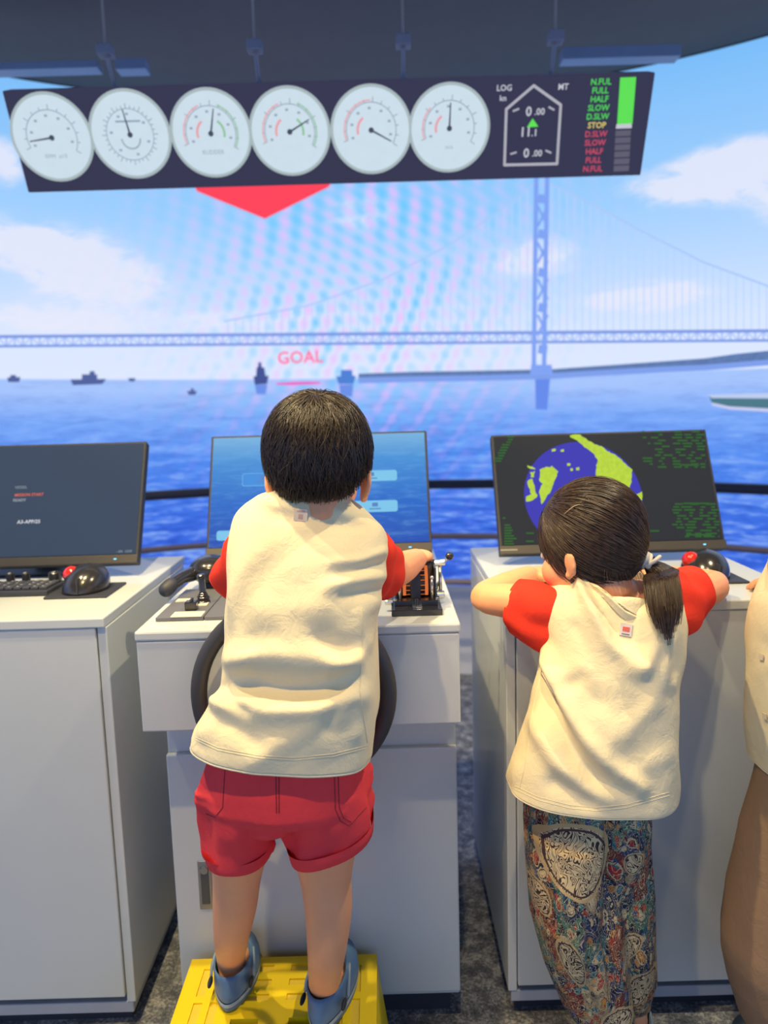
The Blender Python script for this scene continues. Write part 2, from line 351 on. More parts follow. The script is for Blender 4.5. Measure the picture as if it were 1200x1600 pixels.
mb = MB(); poly(mb, [(398, 601), (418, 601), (415, 616), (401, 616)], 0.005); poly(mb, [(530, 601), (552, 601), (550, 620), (532, 620)], 0.005); mb.build('ship_reflection', emi('ship_refl', (110, 146, 232)), screen)
sv = MB(); poly(sv, [(1108, 619), (1250, 622), (1250, 641), (1140, 635), (1112, 629)], 0.008); sv.build('green_ship_hull', emi('hull_green', (78, 122, 138)), screen)
sv = MB(); poly(sv, [(1106, 617), (1250, 612), (1250, 623), (1112, 622)], 0.009); sv.build('green_ship_deck', emi('hull_white', (190, 205, 240)), screen)
sv = MB(); poly(sv, [(1112, 629), (1140, 635), (1250, 641), (1250, 646), (1140, 640), (1112, 633)], 0.009); sv.build('bow_wave', emi('foam', (200, 205, 240)), screen)
# goal sign on the picture
O = led(469, 559, 0.008); ux = norm(led(495, 558, 0.008)-led(445, 560, 0.008)); mb = MB(); text_mesh(mb, 'GOAL', O, ux, (0, 0, 1), 0.075, 0.002); mb.build('goal_lettering', emi('goal_red', (255, 120, 165)), screen)
mb = MB(); strip(mb, [(432, 600), (500, 598)], [3, 6, 3], 0.008); mb.build('goal_line', emi('goal_pink', (236, 110, 196)), screen)
# low wall under the screen, rails
struct(wall_shell(LR-0.02, LR+0.10, 0.0, LZ0).build('wall_front', mat('white_base', (225, 226, 236), 0.35)))
rail = thing('handrail', 'curved ship-style handrail with dark upper bar in front of the video wall', 'railing', (LX, LY+LR-0.42, 0))
RR = LR-0.42
def arc(R, z, a0, a1, n=60): t = np.radians(np.linspace(a0, a1, n)); return np.c_[LX+R*np.sin(t), LY+R*np.cos(t), np.full(n, z)]
zr = at(725, 757, LY+RR-0.06)[2]; zr2 = at(752, 838, LY+RR-0.06)[2]
m_rail = mat('rail_dark', (62, 62, 78), 0.4); m_rail2 = mat('rail_bronze', (128, 116, 128), 0.4)
MB().tube(arc(RR, zr, -62, 62), 0.019, 10, 1).build('upper_bar', m_rail, rail, True)
MB().tube(arc(RR, zr2, -62, 62), 0.012, 10, 1).build('lower_bar', m_rail2, rail, True)
MB().tube(arc(RR, zr2-0.19, -62, 62), 0.012, 10, 1).build('lower_bar', m_rail2, rail, True)
for a in (-58, -30, 0.5, 29, 58):
    p = arc(RR, 0, a, a, 1)[0]; MB().cyl(p, p+(0, 0, zr), 0.016, 14).build('post', m_rail2, rail, True)

# ------------------------------------------------------------------ hanging instrument display
PT, PB = 2.25, 2.36
pTL, pTR, pBL, pBR = at(5, 142, PT), at(1022, 113, PT), at(42, 300, PB), at(1003, 275, PB)
pc = (pTL+pTR+pBL+pBR)/4; pux = np.array([1.0, 0, 0]); puv = norm((pTL+pTR)/2-(pBL+pBR)/2); pn = np.cross(pux, puv)   # pn faces the camera
pw = (np.linalg.norm(pTR-pTL)+np.linalg.norm(pBR-pBL))/4; ph = np.linalg.norm((pTL+pTR)/2-(pBL+pBR)/2)/2
inst = thing('instrument_display', 'long dark overhead display with six round dials and a ship outline', 'display', pc-(0, 0, ph))
MB().obox(pc-pn*0.03, pux, puv, -pn, (pw, ph, 0.03), 0.003).build('panel', emi('panel_navy', (58, 58, 84), 0.9, var=0.05), inst)
def pp(x, y):
    d = ray(x, y); t = np.dot(pc-CC, pn)/np.dot(d, pn); q = CC+d*t-pc; return np.dot(q, pux), np.dot(q, puv)
def P3(u, v, h=0.001): return pc+pux*u+puv*v+pn*h
def disc(mb, u, v, r, h, n=48, r0=0.0, a0=0, a1=360):
    a = np.radians(np.linspace(a0, a1, n+1))
    out = [P3(u+r*math.sin(k), v+r*math.cos(k), h) for k in a]
    if r0 == 0: return mb.add(out[:-1], [tuple(range(n))[::-1]])
    inn = [P3(u+r0*math.sin(k), v+r0*math.cos(k), h) for k in a]
    return mb.add(out+inn, [(i+1, i, n+1+i, n+2+i) for i in range(n)])
def bar(mb, u0, v0, u1, v1, w, h, w1=None):
    d = norm((u1-u0, v1-v0)); nn = np.array((-d[1], d[0])); w1 = w if w1 is None else w1
    q = [(u0+nn[0]*w/2, v0+nn[1]*w/2), (u0-nn[0]*w/2, v0-nn[1]*w/2), (u1-nn[0]*w1/2, v1-nn[1]*w1/2), (u1+nn[0]*w1/2, v1+nn[1]*w1/2)]
    return mb.add([P3(a, b, h) for a, b in q], [(0, 1, 2, 3)])
e_face = emi('dial_face', (204, 222, 234)); e_rim = emi('dial_rim', (168, 184, 188)); e_ink = emi('dial_ink', (70, 78, 96)); e_soft = emi('dial_scale', (150, 164, 182)); e_red = emi('dial_red', (232, 160, 168)); e_grn = emi('dial_green', (146, 196, 160))
DIALS = [((82, 216), -97, 'plain'), ((204, 211), -8, 'fine'), ((330, 209), 14, 'rg'), ((453, 206), 62, 'rg2'), ((580, 203), 118, 'redarc'), ((702, 200), 2, 'redleft')]
DL = ['leftmost dial', 'second dial from the left', 'third dial with red and green arc', 'fourth dial with green needle mark', 'fifth dial with red arc', 'rightmost dial with red left scale']
for ((px, py), ang, kind), lab in zip(DIALS, DL):
    u, v = pp(px, py); r = 0.1155
    d = disc(MB(), u, v, r, 0.0012).build('dial', e_rim, inst); d['label'] = lab
    disc(MB(), u, v, r*0.93, 0.002).build('dial_face', e_face, d)
    k = MB(); rr = r*0.62 if kind != 'fine' else r*0.58
    a0, a1 = (-110, 120) if kind != 'fine' else (0, 360)
    disc(k, u, v, rr, 0.0028, 40, rr*0.965, a0, a1)
    for i in range(13 if kind != 'fine' else 36):
        a = math.radians(a0+(a1-a0)*i/(12 if kind != 'fine' else 36)); q = 1.18 if i % 3 == 0 else 1.1
        bar(k, u+rr*math.sin(a), v+rr*math.cos(a), u+rr*q*math.sin(a), v+rr*q*math.cos(a), 0.0024, 0.0028)
    for i in range(7):
        a = math.radians(a0+(a1-a0)*i/6.5); bar(k, u+rr*0.78*math.sin(a)-0.004, v+rr*0.78*math.cos(a), u+rr*0.78*math.sin(a)+0.004, v+rr*0.78*math.cos(a), 0.006, 0.0028)
    text_mesh(k, {'plain': 'RPM  x10', 'fine': '', 'rg': 'RUDDER', 'rg2': '', 'redarc': '', 'redleft': 'm/s'}[kind], P3(u, v-r*0.42, 0.0028), pux, puv, 0.016)
    k.build('scale', e_soft, d)
    if kind in ('rg', 'rg2', 'redarc', 'redleft'):
        k = MB(); disc(k, u, v, rr*1.08, 0.0032, 30, rr*1.03, a0, 0 if kind == 'redarc' else -45 if kind == 'redleft' else -20); disc(k, u, v, rr*0.58, 0.0032, 16, rr*0.49, -105, -35); k.build('red_sector', e_red, d)
    if kind in ('rg', 'rg2'):
        k = MB(); disc(k, u, v, rr*1.08, 0.0032, 30, rr*1.03, 20, a1); disc(k, u, v, rr*0.58, 0.0032, 16, rr*0.49, 35, 105); k.build('green_sector', e_grn, d)
    if kind == 'fine':
        bar(MB(), u-0.035, v+0.034, u+0.035, v+0.034, 0.005, 0.0028).build('inner_scale', e_soft, d); disc(MB(), u, v-0.01, 0.028, 0.0028, 20, 0.024, 90, 270).build('inner_scale', e_soft, d)
    k = MB(); a = math.radians(ang); L = r*0.56; bar(k, u, v, u+L*math.sin(a), v+L*math.cos(a), 0.0055, 0.0042, 0.003); disc(k, u, v, 0.0075, 0.0044, 16); k.build('needle', e_ink, d)
# ship outline, numbers
e_line = emi('outline_grey', (176, 176, 188)); e_txt = emi('readout_white', (196, 198, 210)); e_gbar = emi('bar_green', (96, 224, 86)); e_gdark = emi('bar_grey', (96, 94, 112)); e_gtx = emi('text_green', (84, 214, 92)); e_rtx = emi('text_red', (206, 78, 104)); e_ytx = emi('text_yellow', (222, 204, 110))
S_ = [pp(*q) for q in [(834, 133), (876, 163), (870, 255), (788, 257), (791, 170)]]
k = MB()
for a, b_ in zip(S_, S_[1:]+S_[:1]): bar(k, *a, *b_, 0.0075, 0.0025)
for a in S_: disc(k, *a, 0.0037, 0.0025, 12)
k.build('ship_outline', e_line, inst)
def ptext(s, px, py, size, m, name, bold=0.0015):
    k = MB(); u, v = pp(px, py); text_mesh(k, s, P3(u, v, 0.003), pux, puv, size, bold); k.build(name, m, inst)
for s, px, py, z in (('0', 826, 174, 0.034), ('.00', 843, 174, 0.024), ('11', 821, 206, 0.034), ('.1', 835, 207, 0.026), ('0', 822, 239, 0.034), ('.00', 839, 239, 0.024), ('LOG', 788, 137, 0.021), ('kn', 786, 153, 0.020), ('MT', 880, 135, 0.021)):
    ptext(s, px, py, z, e_txt, 'readout')
k = MB(); A = [pp(*q) for q in ((832, 184), (841, 197), (823, 198))]; k.add([P3(a, b_, 0.003) for a, b_ in A], [(0, 2, 1)]); k.build('speed_arrow', e_gbar, inst)
for q in (((801, 173), (811, 169)), ((857, 166), (866, 171)), ((797, 240), (807, 237)), ((852, 234), (861, 238))): bar(MB(), *pp(*q[0]), *pp(*q[1]), 0.005, 0.003).build('side_mark', e_line, inst)
for i, w in enumerate(['N.FUL', 'FULL', 'HALF', 'SLOW', 'D.SLW', 'STOP', 'D.SLW', 'SLOW', 'HALF', 'FULL', 'N.FUL']):
    y = 127+i*13.6; ptext(w, 939-i*1.35, y, 0.0215, e_gtx if i < 5 else e_ytx if i == 5 else e_rtx, 'engine_order', 0.001)
def quad(name, m, q, h=0.002): k = MB(); k.add([P3(*pp(*a), h) for a in q], [(0, 3, 2, 1)]); k.build(name, m, inst)
quad('bar_segment', e_gbar, [(969, 120), (994, 119), (988, 192), (964, 193)]); quad('bar_pointer', e_txt, [(963, 193), (987, 192), (987, 199), (962, 200)])
for i in range(6): quad('bar_segment', e_gdark, [(962-i*.6, 203+i*11), (986-i*.6, 202+i*11), (985-i*.6, 211+i*11), (961-i*.6, 212+i*11)])
m_brk = mat('bracket_steel', (128, 134, 158), 0.5, 0.2)
for px, py in ((165, 80), (398, 73), (630, 65), (868, 59)):
    p = at(px, py, 2.22); MB().box(p-(0.02, 0.02, 0.014), p+(0.02, 0.02, 0.014), 0.003).build('bracket', m_brk, inst)
    MB().cyl(p, (p[0], p[1], 2.555), 0.004, 10).build('hanger_rod', mat('rod_grey', (150, 146, 150), 0.5), inst)
    q = P3(p[0]-pc[0], ph, -0.03); MB().tube([p, q], 0.006, 8, 1).build('hanger_arm', m_brk, inst)
m_strip = mat('soffit_lit_blue', (128, 144, 176), 0.4, 0.1)  # video wall's glow on the soffit edge, painted as paler blue pieces
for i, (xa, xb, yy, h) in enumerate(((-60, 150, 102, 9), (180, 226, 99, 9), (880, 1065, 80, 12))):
    a = at(xa, yy+h, 2.7); b_ = at(xb, yy-h, 2.7); struct(MB().box((a[0], 2.7, min(a[2], b_[2])), (b_[0], 2.76, max(a[2], b_[2])), 0.002).build('lit_soffit_%d' % (i+1), m_strip))

# ------------------------------------------------------------------ consoles
def lam(name, rgb=(206, 210, 210)):
    m, t, b = base(name); n = t.noise(t.obj(), 5, 4); c = lin(*rgb)
    t.put(b.inputs['Base Color'], t.mix(n.outputs[0], tuple(x*0.95 for x in c), c)); b.inputs['Roughness'].default_value = 0.38
    b.inputs['Coat Weight'].default_value = 0.25; b.inputs['Coat Roughness'].default_value = 0.08; return m
m_lam = lam('console_laminate'); m_toe = mat('toe_kick_black', (48, 50, 62), 0.6); m_plinth = mat('plinth_grey', (170, 174, 186), 0.5)
def side_console(x0, x1, label):
    y0, y1 = 1.415, 2.02; c = thing('console', label, 'console', ((x0+x1)/2, y0, 0), 'white bridge consoles')
    MB().box((x0+0.001, y0-0.003, ZT-0.02), (x1-0.001, y1, ZT), 0.003).build('worktop', m_lam, c)
    MB().box((x0+0.0195, y0, 0.076), (x1-0.0195, y0+0.018, ZT-0.0205), 0.002).build('front_panel', m_lam, c)
    for a in (x0, x1-0.018): MB().box((a, y0+0.006, 0.06), (a+0.018, y1-0.02, ZT-0.0205), 0.002).build('side_panel', m_lam, c)
    MB().box((x0+0.018, y1-0.04, 0.06), (x1-0.018, y1-0.022, ZT-0.0205), 0.002).build('back_panel', m_lam, c)
    MB().box((x0+0.006, y0+0.008, 0.035), (x1-0.006, y1-0.03, 0.0595), 0.002).build('plinth', m_plinth, c)
    MB().box((x0+0.02, y0+0.035, 0.0), (x1-0.02, y1-0.06, 0.0345)).build('toe_kick', m_toe, c); return c
side_console(-1.135, -0.535, 'white laminate console at the left edge carrying the dark navy monitor')
side_console(0.226, 0.817, 'white laminate console under the radar monitor with a child leaning on it')
cx0, cx1, cy0, cy1 = -0.446, 0.129, 1.312, 2.05
cc = thing('console', 'white middle console with overhanging upper box and latched door behind yellow step', 'console', ((cx0+cx1)/2, cy0, 0), 'white bridge consoles')
zb = (at(220, 1140, cy0)[2]+at(722, 1135, cy0)[2])/2
MB().box((cx0, cy0-0.002, ZT-0.018), (cx1, cy1, ZT), 0.004).build('worktop', m_lam, cc)
MB().box((cx0+0.002, cy0, zb), (cx1-0.002, cy1-0.01, ZT-0.0185), 0.003).build('upper_box', m_lam, cc)
zd = at(480, 1170, 1.415)[2]
MB().box((cx0+0.012, 1.42, 0.06), (cx1-0.002, cy1-0.03, zb-0.0005), 0.003).build('cabinet', m_lam, cc)
door = MB().box((cx0+0.012, 1.405, 0.076), (cx1-0.002, 1.4195, zd), 0.003).build('door', m_lam, cc)
MB().box((cx0+0.03, 1.45, 0.0), (cx1-0.02, cy1-0.06, 0.0595)).build('toe_kick', m_toe, cc)
p0, p1 = at(308, 1345, 1.403), at(334, 1420, 1.403); m_latch = mat('latch_metal', (150, 152, 156), 0.35, 0.7); m_latchd = mat('latch_recess', (92, 96, 104), 0.4, 0.6)
lt = MB().box((p0[0], 1.401, p1[2]), (p1[0], 1.4045, p0[2]), 0.002).build('latch', m_latch, door)
w = p1[0]-p0[0]
MB().box((p0[0]+0.2*w, 1.3995, p1[2]+0.012), (p1[0]-0.2*w, 1.4025, p0[2]-0.012), 0.003).build('latch_lever', m_latchd, door)
MB().cyl((p0[0]+0.5*w, 1.3965, p0[2]-0.018), (p0[0]+0.5*w, 1.401, p0[2]-0.018), 0.0075, 18).build('latch_lock', m_latch, door)
# steering wheel
wc = at(459, 1085, 1.272); m_wheel = mat('wheel_black', (62, 60, 62), 0.45, bump=0.1)
wh = thing('steering_wheel', 'black ring steering wheel on the middle console', 'wheel', wc)
rw = 0.178
a = np.linspace(0, 2*PI, 72, endpoint=False); prof = np.linspace(0, 2*PI, 14, endpoint=False)
rings = [[wc+np.array(((rw+0.0145*math.cos(q)-0.0145)*math.cos(k), 0.011*math.sin(q), (rw+0.0145*math.cos(q)-0.0145)*math.sin(k))) for q in prof] for k in a]
MB().loft(rings+[rings[0]], False, False).build('rim', m_wheel, wh, True)
MB().cyl(wc+(0, 0.005, 0), wc+(0, 0.04, 0), 0.035, 28, 0.003).build('hub', m_wheel, wh)
for k in (90, 210, 330):
    q = math.radians(k); d = np.array((math.cos(q), 0, math.sin(q))); MB().tube([wc+d*0.03+(0, 0.014, 0), wc+d*(rw-0.015)], 0.009, 10, 1, flat=0.6).build('spoke', m_wheel, wh, True)

# ------------------------------------------------------------------ monitors
m_bez = mat('bezel_black', (44, 44, 50), 0.6); m_chin = mat('bezel_bronze', (72, 68, 66), 0.45, 0.2); e_led = emi('power_led', (120, 220, 255), 2.0)
MYB, MYT = 1.775, 1.912
def monitor(xc, label, scr, yb_px, yt_px, half=0.2665):
    zb_, zt_ = at(xc[0], yb_px, MYB)[2], at(xc[0], yt_px, MYT)[2]; X = xc[1]
    b0 = np.array((X, MYB, zb_)); t0 = np.array((X, MYT, zt_)); up = norm(t0-b0); H = np.linalg.norm(t0-b0); ux = np.array((1., 0, 0)); n = np.cross(ux, up)
    m = thing('monitor', label, 'monitor', (X, MYB+0.10, ZT), 'desktop monitors')
    c = (b0+t0)/2; q = lambda u, v, h: b0+ux*u+up*v+n*h
    MB().obox(c-n*0.013, ux, up, -n, (half, H/2, 0.0125), 0.003).build('housing', m_bez, m)
    s = MB(); s.add([q(-half+0.006, 0.023, 0.0006), q(half-0.006, 0.023, 0.0006), q(half-0.006, H-0.006, 0.0006), q(-half+0.006, H-0.006, 0.0006)], [(0, 1, 2, 3)]); sc_ = s.build('screen', scr, m)
    MB().obox(q(0, 0.010, 0.001), ux, up, -n, (half, 0.010, 0.003), 0.001).build('chin', m_chin, m)
    k = MB(); k.obox(q(half-0.052, 0.010, 0.0042), ux, up, -n, (0.003, 0.0012, 0.0005)); k.build('power_light', e_led, m)
    st = c-n*0.026; MB().box((X-0.03, MYB+0.12, ZT+0.006), (X+0.03, MYB+0.135, st[2]), 0.002).build('stand_neck', m_bez, m)
    MB().tube([(X, MYB+0.125, st[2]-0.01), st+n*0.004], 0.02, 10, 1).build('hinge', m_bez, m, True)
    MB().box((X-0.11, MYB+0.03, ZT), (X+0.11, MYB+0.20, ZT+0.006), 0.002).build('stand_base', m_bez, m)
    return m, q, H, sc_
def px_on(q, px, py):
    o = q(0, 0, 0.001); u_ = q(1, 0, 0.001)-o; v_ = q(0, 1, 0.001)-o; n = np.cross(u_, v_); d = ray(px, py); p = CC+d*(np.dot(o-CC, n)/np.dot(d, n))-o
    return np.dot(p, u_), np.dot(p, v_)
def flatpoly(mb, q, pts, h): return mb.add([q(u, v, h) for u, v in pts], [tuple(range(len(pts)))])
def rrect(u0, v0, u1, v1, r, n=5):
    out = []
    for cx, cy, s in ((u1-r, v1-r, 0), (u0+r, v1-r, 90), (u0+r, v0+r, 180), (u1-r, v0+r, 270)):
        out += [(cx+r*math.cos(math.radians(s+90*i/n)), cy+r*math.sin(math.radians(s+90*i/n))) for i in range(n+1)]
    return out
# left: dark screen
e_dark = emi('screen_navy', (58, 74, 96), 0.95, 0.25)
m1, q, H, s1_ = monitor((60, -0.583-0.2665+0.0), 'dark navy monitor with small red and white text at the left edge', e_dark, 884, 694)
def tline(txt, px0, px1, py, m, name, size):
    u0, v = px_on(q, px0, py); u1, _ = px_on(q, px1, py); k = MB(); text_mesh(k, txt, q((u0+u1)/2, v, 0.0014), (1, 0, 0), q(0, 1, 0)-q(0, 0, 0), size, 0.0006); k.build(name, m, m1)
tline('VESSEL', 22, 44, 762, emi('text_grey', (130, 140, 150)), 'screen_text', 0.010)
tline('MISSION START', 20, 71, 774, emi('text_orange', (226, 106, 84)), 'screen_text', 0.010)
tline('READY', 20, 41, 782, emi('text_grey2', (160, 168, 176)), 'screen_text', 0.010)
tline('A3-APP/25', 27, 63, 816, emi('text_white', (216, 220, 224)), 'screen_text', 0.0125)
tline('- EN  12:05', 180, 208, 862, emi('text_grey3', (130, 150, 160)), 'screen_text', 0.008)
# middle: blue water menu
def water_mat():
    m, t, b = base('screen_water'); v = t.obj((1, 1, 1)); sp = t.new('ShaderNodeSeparateXYZ'); t.l.new(v, sp.inputs[0])
    g = t.math('DIVIDE', sp.outputs[2], 0.32); col = t.ramp(g, [(0.1, lin(16, 66, 172)), (0.5, lin(30, 104, 200)), (0.8, lin(66, 142, 214)), (1.0, lin(120, 178, 222))])
    mp = t.new('ShaderNodeMapping'); mp.inputs['Scale'].default_value = (1, 1, 6); t.l.new(v, mp.inputs[0]); n = t.noise(mp.outputs[0], 16, 5, 0.6, 0.5)
    col = t.mix(t.math('MULTIPLY', t.smooth(n.outputs[0], 0.45, 0.75), 0.25), col, lin(120, 190, 240))
    t.put(b.inputs['Emission Color'], col); b.inputs['Emission Strength'].default_value = 1.0; b.inputs['Base Color'].default_value = (0.01, 0.01, 0.01, 1); b.inputs['Roughness'].default_value = 0.5; b.inputs['Specular IOR Level'].default_value = 0.03; return m
m2, q, H, s2_ = monitor((498, -0.1555), 'monitor on the middle console showing a blue water menu with pale buttons', water_mat(), 866, 677)
e_btn = emi('button_pale', (122, 196, 234)); e_btn2 = emi('button_blue', (62, 140, 220)); e_btn3 = emi('button_line', (110, 186, 236))
for (x0, y0, x1, y1, sel) in ((378, 738, 444, 760, 1), (540, 734, 620, 753, 0), (551, 781, 621, 801, 0), (338, 828, 392, 845, 0), (420, 783, 500, 803, 0), (420, 830, 500, 848, 1)):
    a = px_on(q, x0, y1); b_ = px_on(q, x1, y0); k = flatpoly(MB(), q, rrect(a[0], a[1], b_[0], b_[1], 0.006), 0.0012).build('menu_button', e_btn3 if sel else e_btn, m2)
    if sel: flatpoly(MB(), q, rrect(a[0]+.0015, a[1]+.0015, b_[0]-.0015, b_[1]-.0015, 0.005), 0.0016).build('button_fill', e_btn2, k)
    c0 = ((a[0]+b_[0])/2, (a[1]+b_[1])/2); kk = MB(); flatpoly(kk, q, rrect(c0[0]-0.007, c0[1]-0.001, c0[0]+0.007, c0[1]+0.009, 0.002), 0.0019); flatpoly(kk, q, [(c0[0]-0.014, c0[1]-0.008), (c0[0]+0.014, c0[1]-0.008), (c0[0]+0.014, c0[1]-0.005), (c0[0]-0.014, c0[1]-0.005)], 0.0019)
    kk.build('button_icon', emi('icon_ink', (84, 130, 190)), k)
# right: radar
m3, q, H, s3_ = monitor((950, 0.537), 'radar monitor with blue disc and yellow-green land on the right console', emi('screen_black', (44, 48, 54), 0.9, 0.3), 862, 674.5)
mr = q
rc = px_on(q, 911, 775); re_ = px_on(q, 1003, 773); rad = re_[0]-rc[0]
d = MB(); an = np.radians(np.arange(0, 360, 4)); flatpoly(d, q, [(rc[0]+rad*math.cos(x), min(H-0.008, rc[1]+rad*math.sin(x))) for x in an], 0.0012); rd = d.build('radar_disc', emi('radar_blue', (56, 54, 178)), m3)
e_land = emi('radar_land', (182, 212, 62), var=0.25, vs=120)
def land(pts):
    fine = []
    for a_, c_ in zip(pts, pts[1:]+pts[:1]):
        k_ = max(1, int(math.dist(a_, c_)/3.5)); fine += [(a_[0]+(c_[0]-a_[0])*i/k_+(random.uniform(-1.3, 1.3) if i else 0), a_[1]+(c_[1]-a_[1])*i/k_+(random.uniform(-1.3, 1.3) if i else 0)) for i in range(k_)]
    k = MB(); flatpoly(k, q, [px_on(q, *p) for p in fine], 0.0018); k.build('radar_land', e_land, rd)
land([(890, 681), (906, 679), (922, 690), (936, 697), (952, 706), (968, 716), (980, 728), (988, 734), (986, 750), (984, 764), (992, 774), (1003, 768), (1003, 782), (990, 780), (980, 776), (968, 764), (950, 756), (932, 748), (931, 735), (934, 720), (926, 708), (908, 694)])
land([(843, 734), (862, 728), (872, 737), (868, 748), (862, 764), (852, 780), (846, 788), (842, 770), (848, 756), (842, 750)])
land([(824, 752), (832, 748), (836, 766), (840, 774), (832, 782), (822, 784), (822, 776), (830, 772), (826, 762)])
land([(828, 738), (836, 736), (834, 746), (829, 746)]); land([(862, 702), (868, 701), (868, 705), (862, 706)]); land([(876, 703), (881, 702), (881, 706), (876, 706)])
land([(886, 724), (891, 724), (891, 728), (886, 728)]); land([(900, 731), (905, 730), (905, 735), (900, 735)]); land([(891, 732), (895, 732), (895, 736), (891, 736)]); land([(824, 727), (836, 732), (836, 734), (824, 730)])
e_gt = emi('radar_text', (40, 96, 42)); k = MB()
def gl(x0, x1, y, h=2.6):
    flatpoly(k, q, [px_on(q, x0, y), px_on(q, x1, y), px_on(q, x1, y-h), px_on(q, x0, y-h)], 0.0016)
for i in range(10):
    x = 803-i*2.2; gl(x-14+random.random()*8, x, 684+i*4.2)
for r_ in range(13):
    y = 676+r_*4.6; x = 995+random.randint(0, 40)
    while x < 1100+r_*0.6: w_ = random.randint(4, 16); gl(x, min(x+w_, 1102), y); x += w_+random.randint(3, 22)
gl(1062, 1092, 728)
for i in range(8): y = 822+i*4.2; gl(788, 788+random.randint(9, 20), y); (gl(822, 834, y) if i in (3, 6) else None)
gl(785, 790, 811)
for r_ in range(12):
    y = 789+r_*4.6; x = 1050+random.randint(0, 22)
    while x < 1118+r_*0.5: w_ = random.randint(5, 18); gl(x, min(x+w_, 1124), y); x += w_+random.randint(3, 16)
gl(1010, 1030, 831); gl(1068, 1108, 788); gl(1072, 1112, 837)
struct(k.build('screen_text', e_gt, m3), 'stuff')
k = MB(); u_, v_ = px_on(q, 795, 859.5); k.obox(q(u_, 0.010, 0.0042), (1, 0, 0), q(0, 1, 0)-q(0, 0, 0), np.cross((1, 0, 0), q(0, 1, 0)-q(0, 0, 0)), (0.02, 0.0018, 0.0003)); k.build('maker_badge', mat('badge_grey', (140, 136, 130), 0.4), m3)

# ------------------------------------------------------------------ trackballs, keyboards
m_blk = mat('gloss_black', (44, 42, 46), 0.22, coat=0.3); m_matte = mat('matte_black', (52, 54, 66), 0.55); m_ball = mat('ball_red', (214, 44, 36), 0.12, coat=0.6); m_key = mat('key_charcoal', (70, 72, 84), 0.5)
def trackball(px, py, label):
    c = atz(px, py, ZT+0.006); c[2] = ZT; t = thing('trackball', label, 'trackball', c, 'trackball mice')
    MB().box(c+(-0.058, -0.055, 0.0), c+(0.075, 0.075, 0.005), 0.002).build('pad', m_matte, t)
    b = MB(); n = 28
    rings = []
    for i in range(9):
        h = i/8; s = math.sqrt(max(0.0, 1-h**2.4)); a_ = np.linspace(0, 2*PI, n, endpoint=False)
        rings.append(np.c_[c[0]+0.008+0.006*h+np.cos(a_)*0.046*(s+0.04), c[1]+0.01+0.012*h+np.sin(a_)*0.058*(s+0.04), np.full(n, c[2]+0.005+0.056*h)])
    b.loft(rings); b.build('shell', m_blk, t, True)
    MB().ell(c+(-0.021, 0.012, 0.038), (0.019, 0.019, 0.019)).build('ball', m_ball, t, True)
    MB().torus(c+(-0.019, 0.011, 0.038), (-0.55, 0.1, 0.8), 0.0175, 0.003, 28, 8).build('ball_ring', m_matte, t, True)
    MB().box(c+(0.012, -0.052, 0.008), c+(0.014, -0.03, 0.04)).build('button_split', m_matte, t)
trackball(126, 922, 'black trackball with red ball beside keyboard under the dark navy monitor')
trackball(1098, 900, 'black trackball with red ball on the right console under the radar monitor')
def keyboard(x0, x1, y0, y1, label, knobs=()):
    c = ((x0+x1)/2, y0, ZT); t = thing('keyboard', label, 'keyboard', c, 'control keyboards')
    MB().box((x0, y0, ZT), (x1, y1, ZT+0.012), 0.003).build('case', m_matte, t); first = None; nx = int((x1-x0-0.01)/0.0185); ny = max(3, int((y1-y0-0.03)/0.0185)); kw = (x1-x0-0.012)/nx
    for j in range(ny):
        for i in range(nx):
            p = np.array((x0+0.006+kw*(i+0.5), y0+0.012+0.0185*(j+0.5), ZT+0.0145))
            if first is None:
                first = MB().box(p-(kw*0.43, 0.008, 0.0025), p+(kw*0.43, 0.008, 0.0035), 0.0015).build('key', m_key, t); p0_ = p
            else:
                o = first.copy(); COL.objects.link(o); o.location = Vector(p-p0_); ROOT[o.name] = ROOT[t.name]
    k_ = MB()
    for j in range(ny):
        for i in range(nx):
            if random.random() < 0.8: p = np.array((x0+0.004+kw*(i+0.5), y0+0.013+0.0185*(j+0.5), ZT+0.0183)); k_.add([p+(-0.003, -0.002, 0), p+(0.002, -0.002, 0), p+(0.002, 0.002, 0), p+(-0.003, 0.002, 0)], [(0, 1, 2, 3)])
    struct(k_.build('key_legend', mat('legend_white', (200, 200, 205), 0.5), t), 'stuff')
    for (kx, ky, r_) in knobs:
        kn = MB().cyl((kx, ky, ZT+0.012), (kx, ky, ZT+0.034), r_, 20, 0.002).build('knob', m_blk, t); MB().box((kx-0.0015, ky-r_*0.9, ZT+0.034), (kx+0.0015, ky, ZT+0.0355)).build('knob_mark', mat('knob_line', (200, 200, 200), 0.4), kn)
f0 = atz(100, 930, ZT)
f0[0] = atz(126, 922, ZT+0.006)[0]-0.062
keyboard(f0[0]-0.42, f0[0], f0[1]-0.005, f0[1]+0.10, 'black control keyboard with knobs along its back edge under the dark navy monitor', [(f0[0]-0.02, f0[1]+0.085, 0.014), (f0[0]-0.085, f0[1]+0.085, 0.009), (f0[0]-0.12, f0[1]+0.085, 0.009), (f0[0]-0.16, f0[1]+0.085, 0.012)])
keyboard(0.30, 0.60, 1.56, 1.665, 'black keyboard on the right console between the arms of the leaning child')

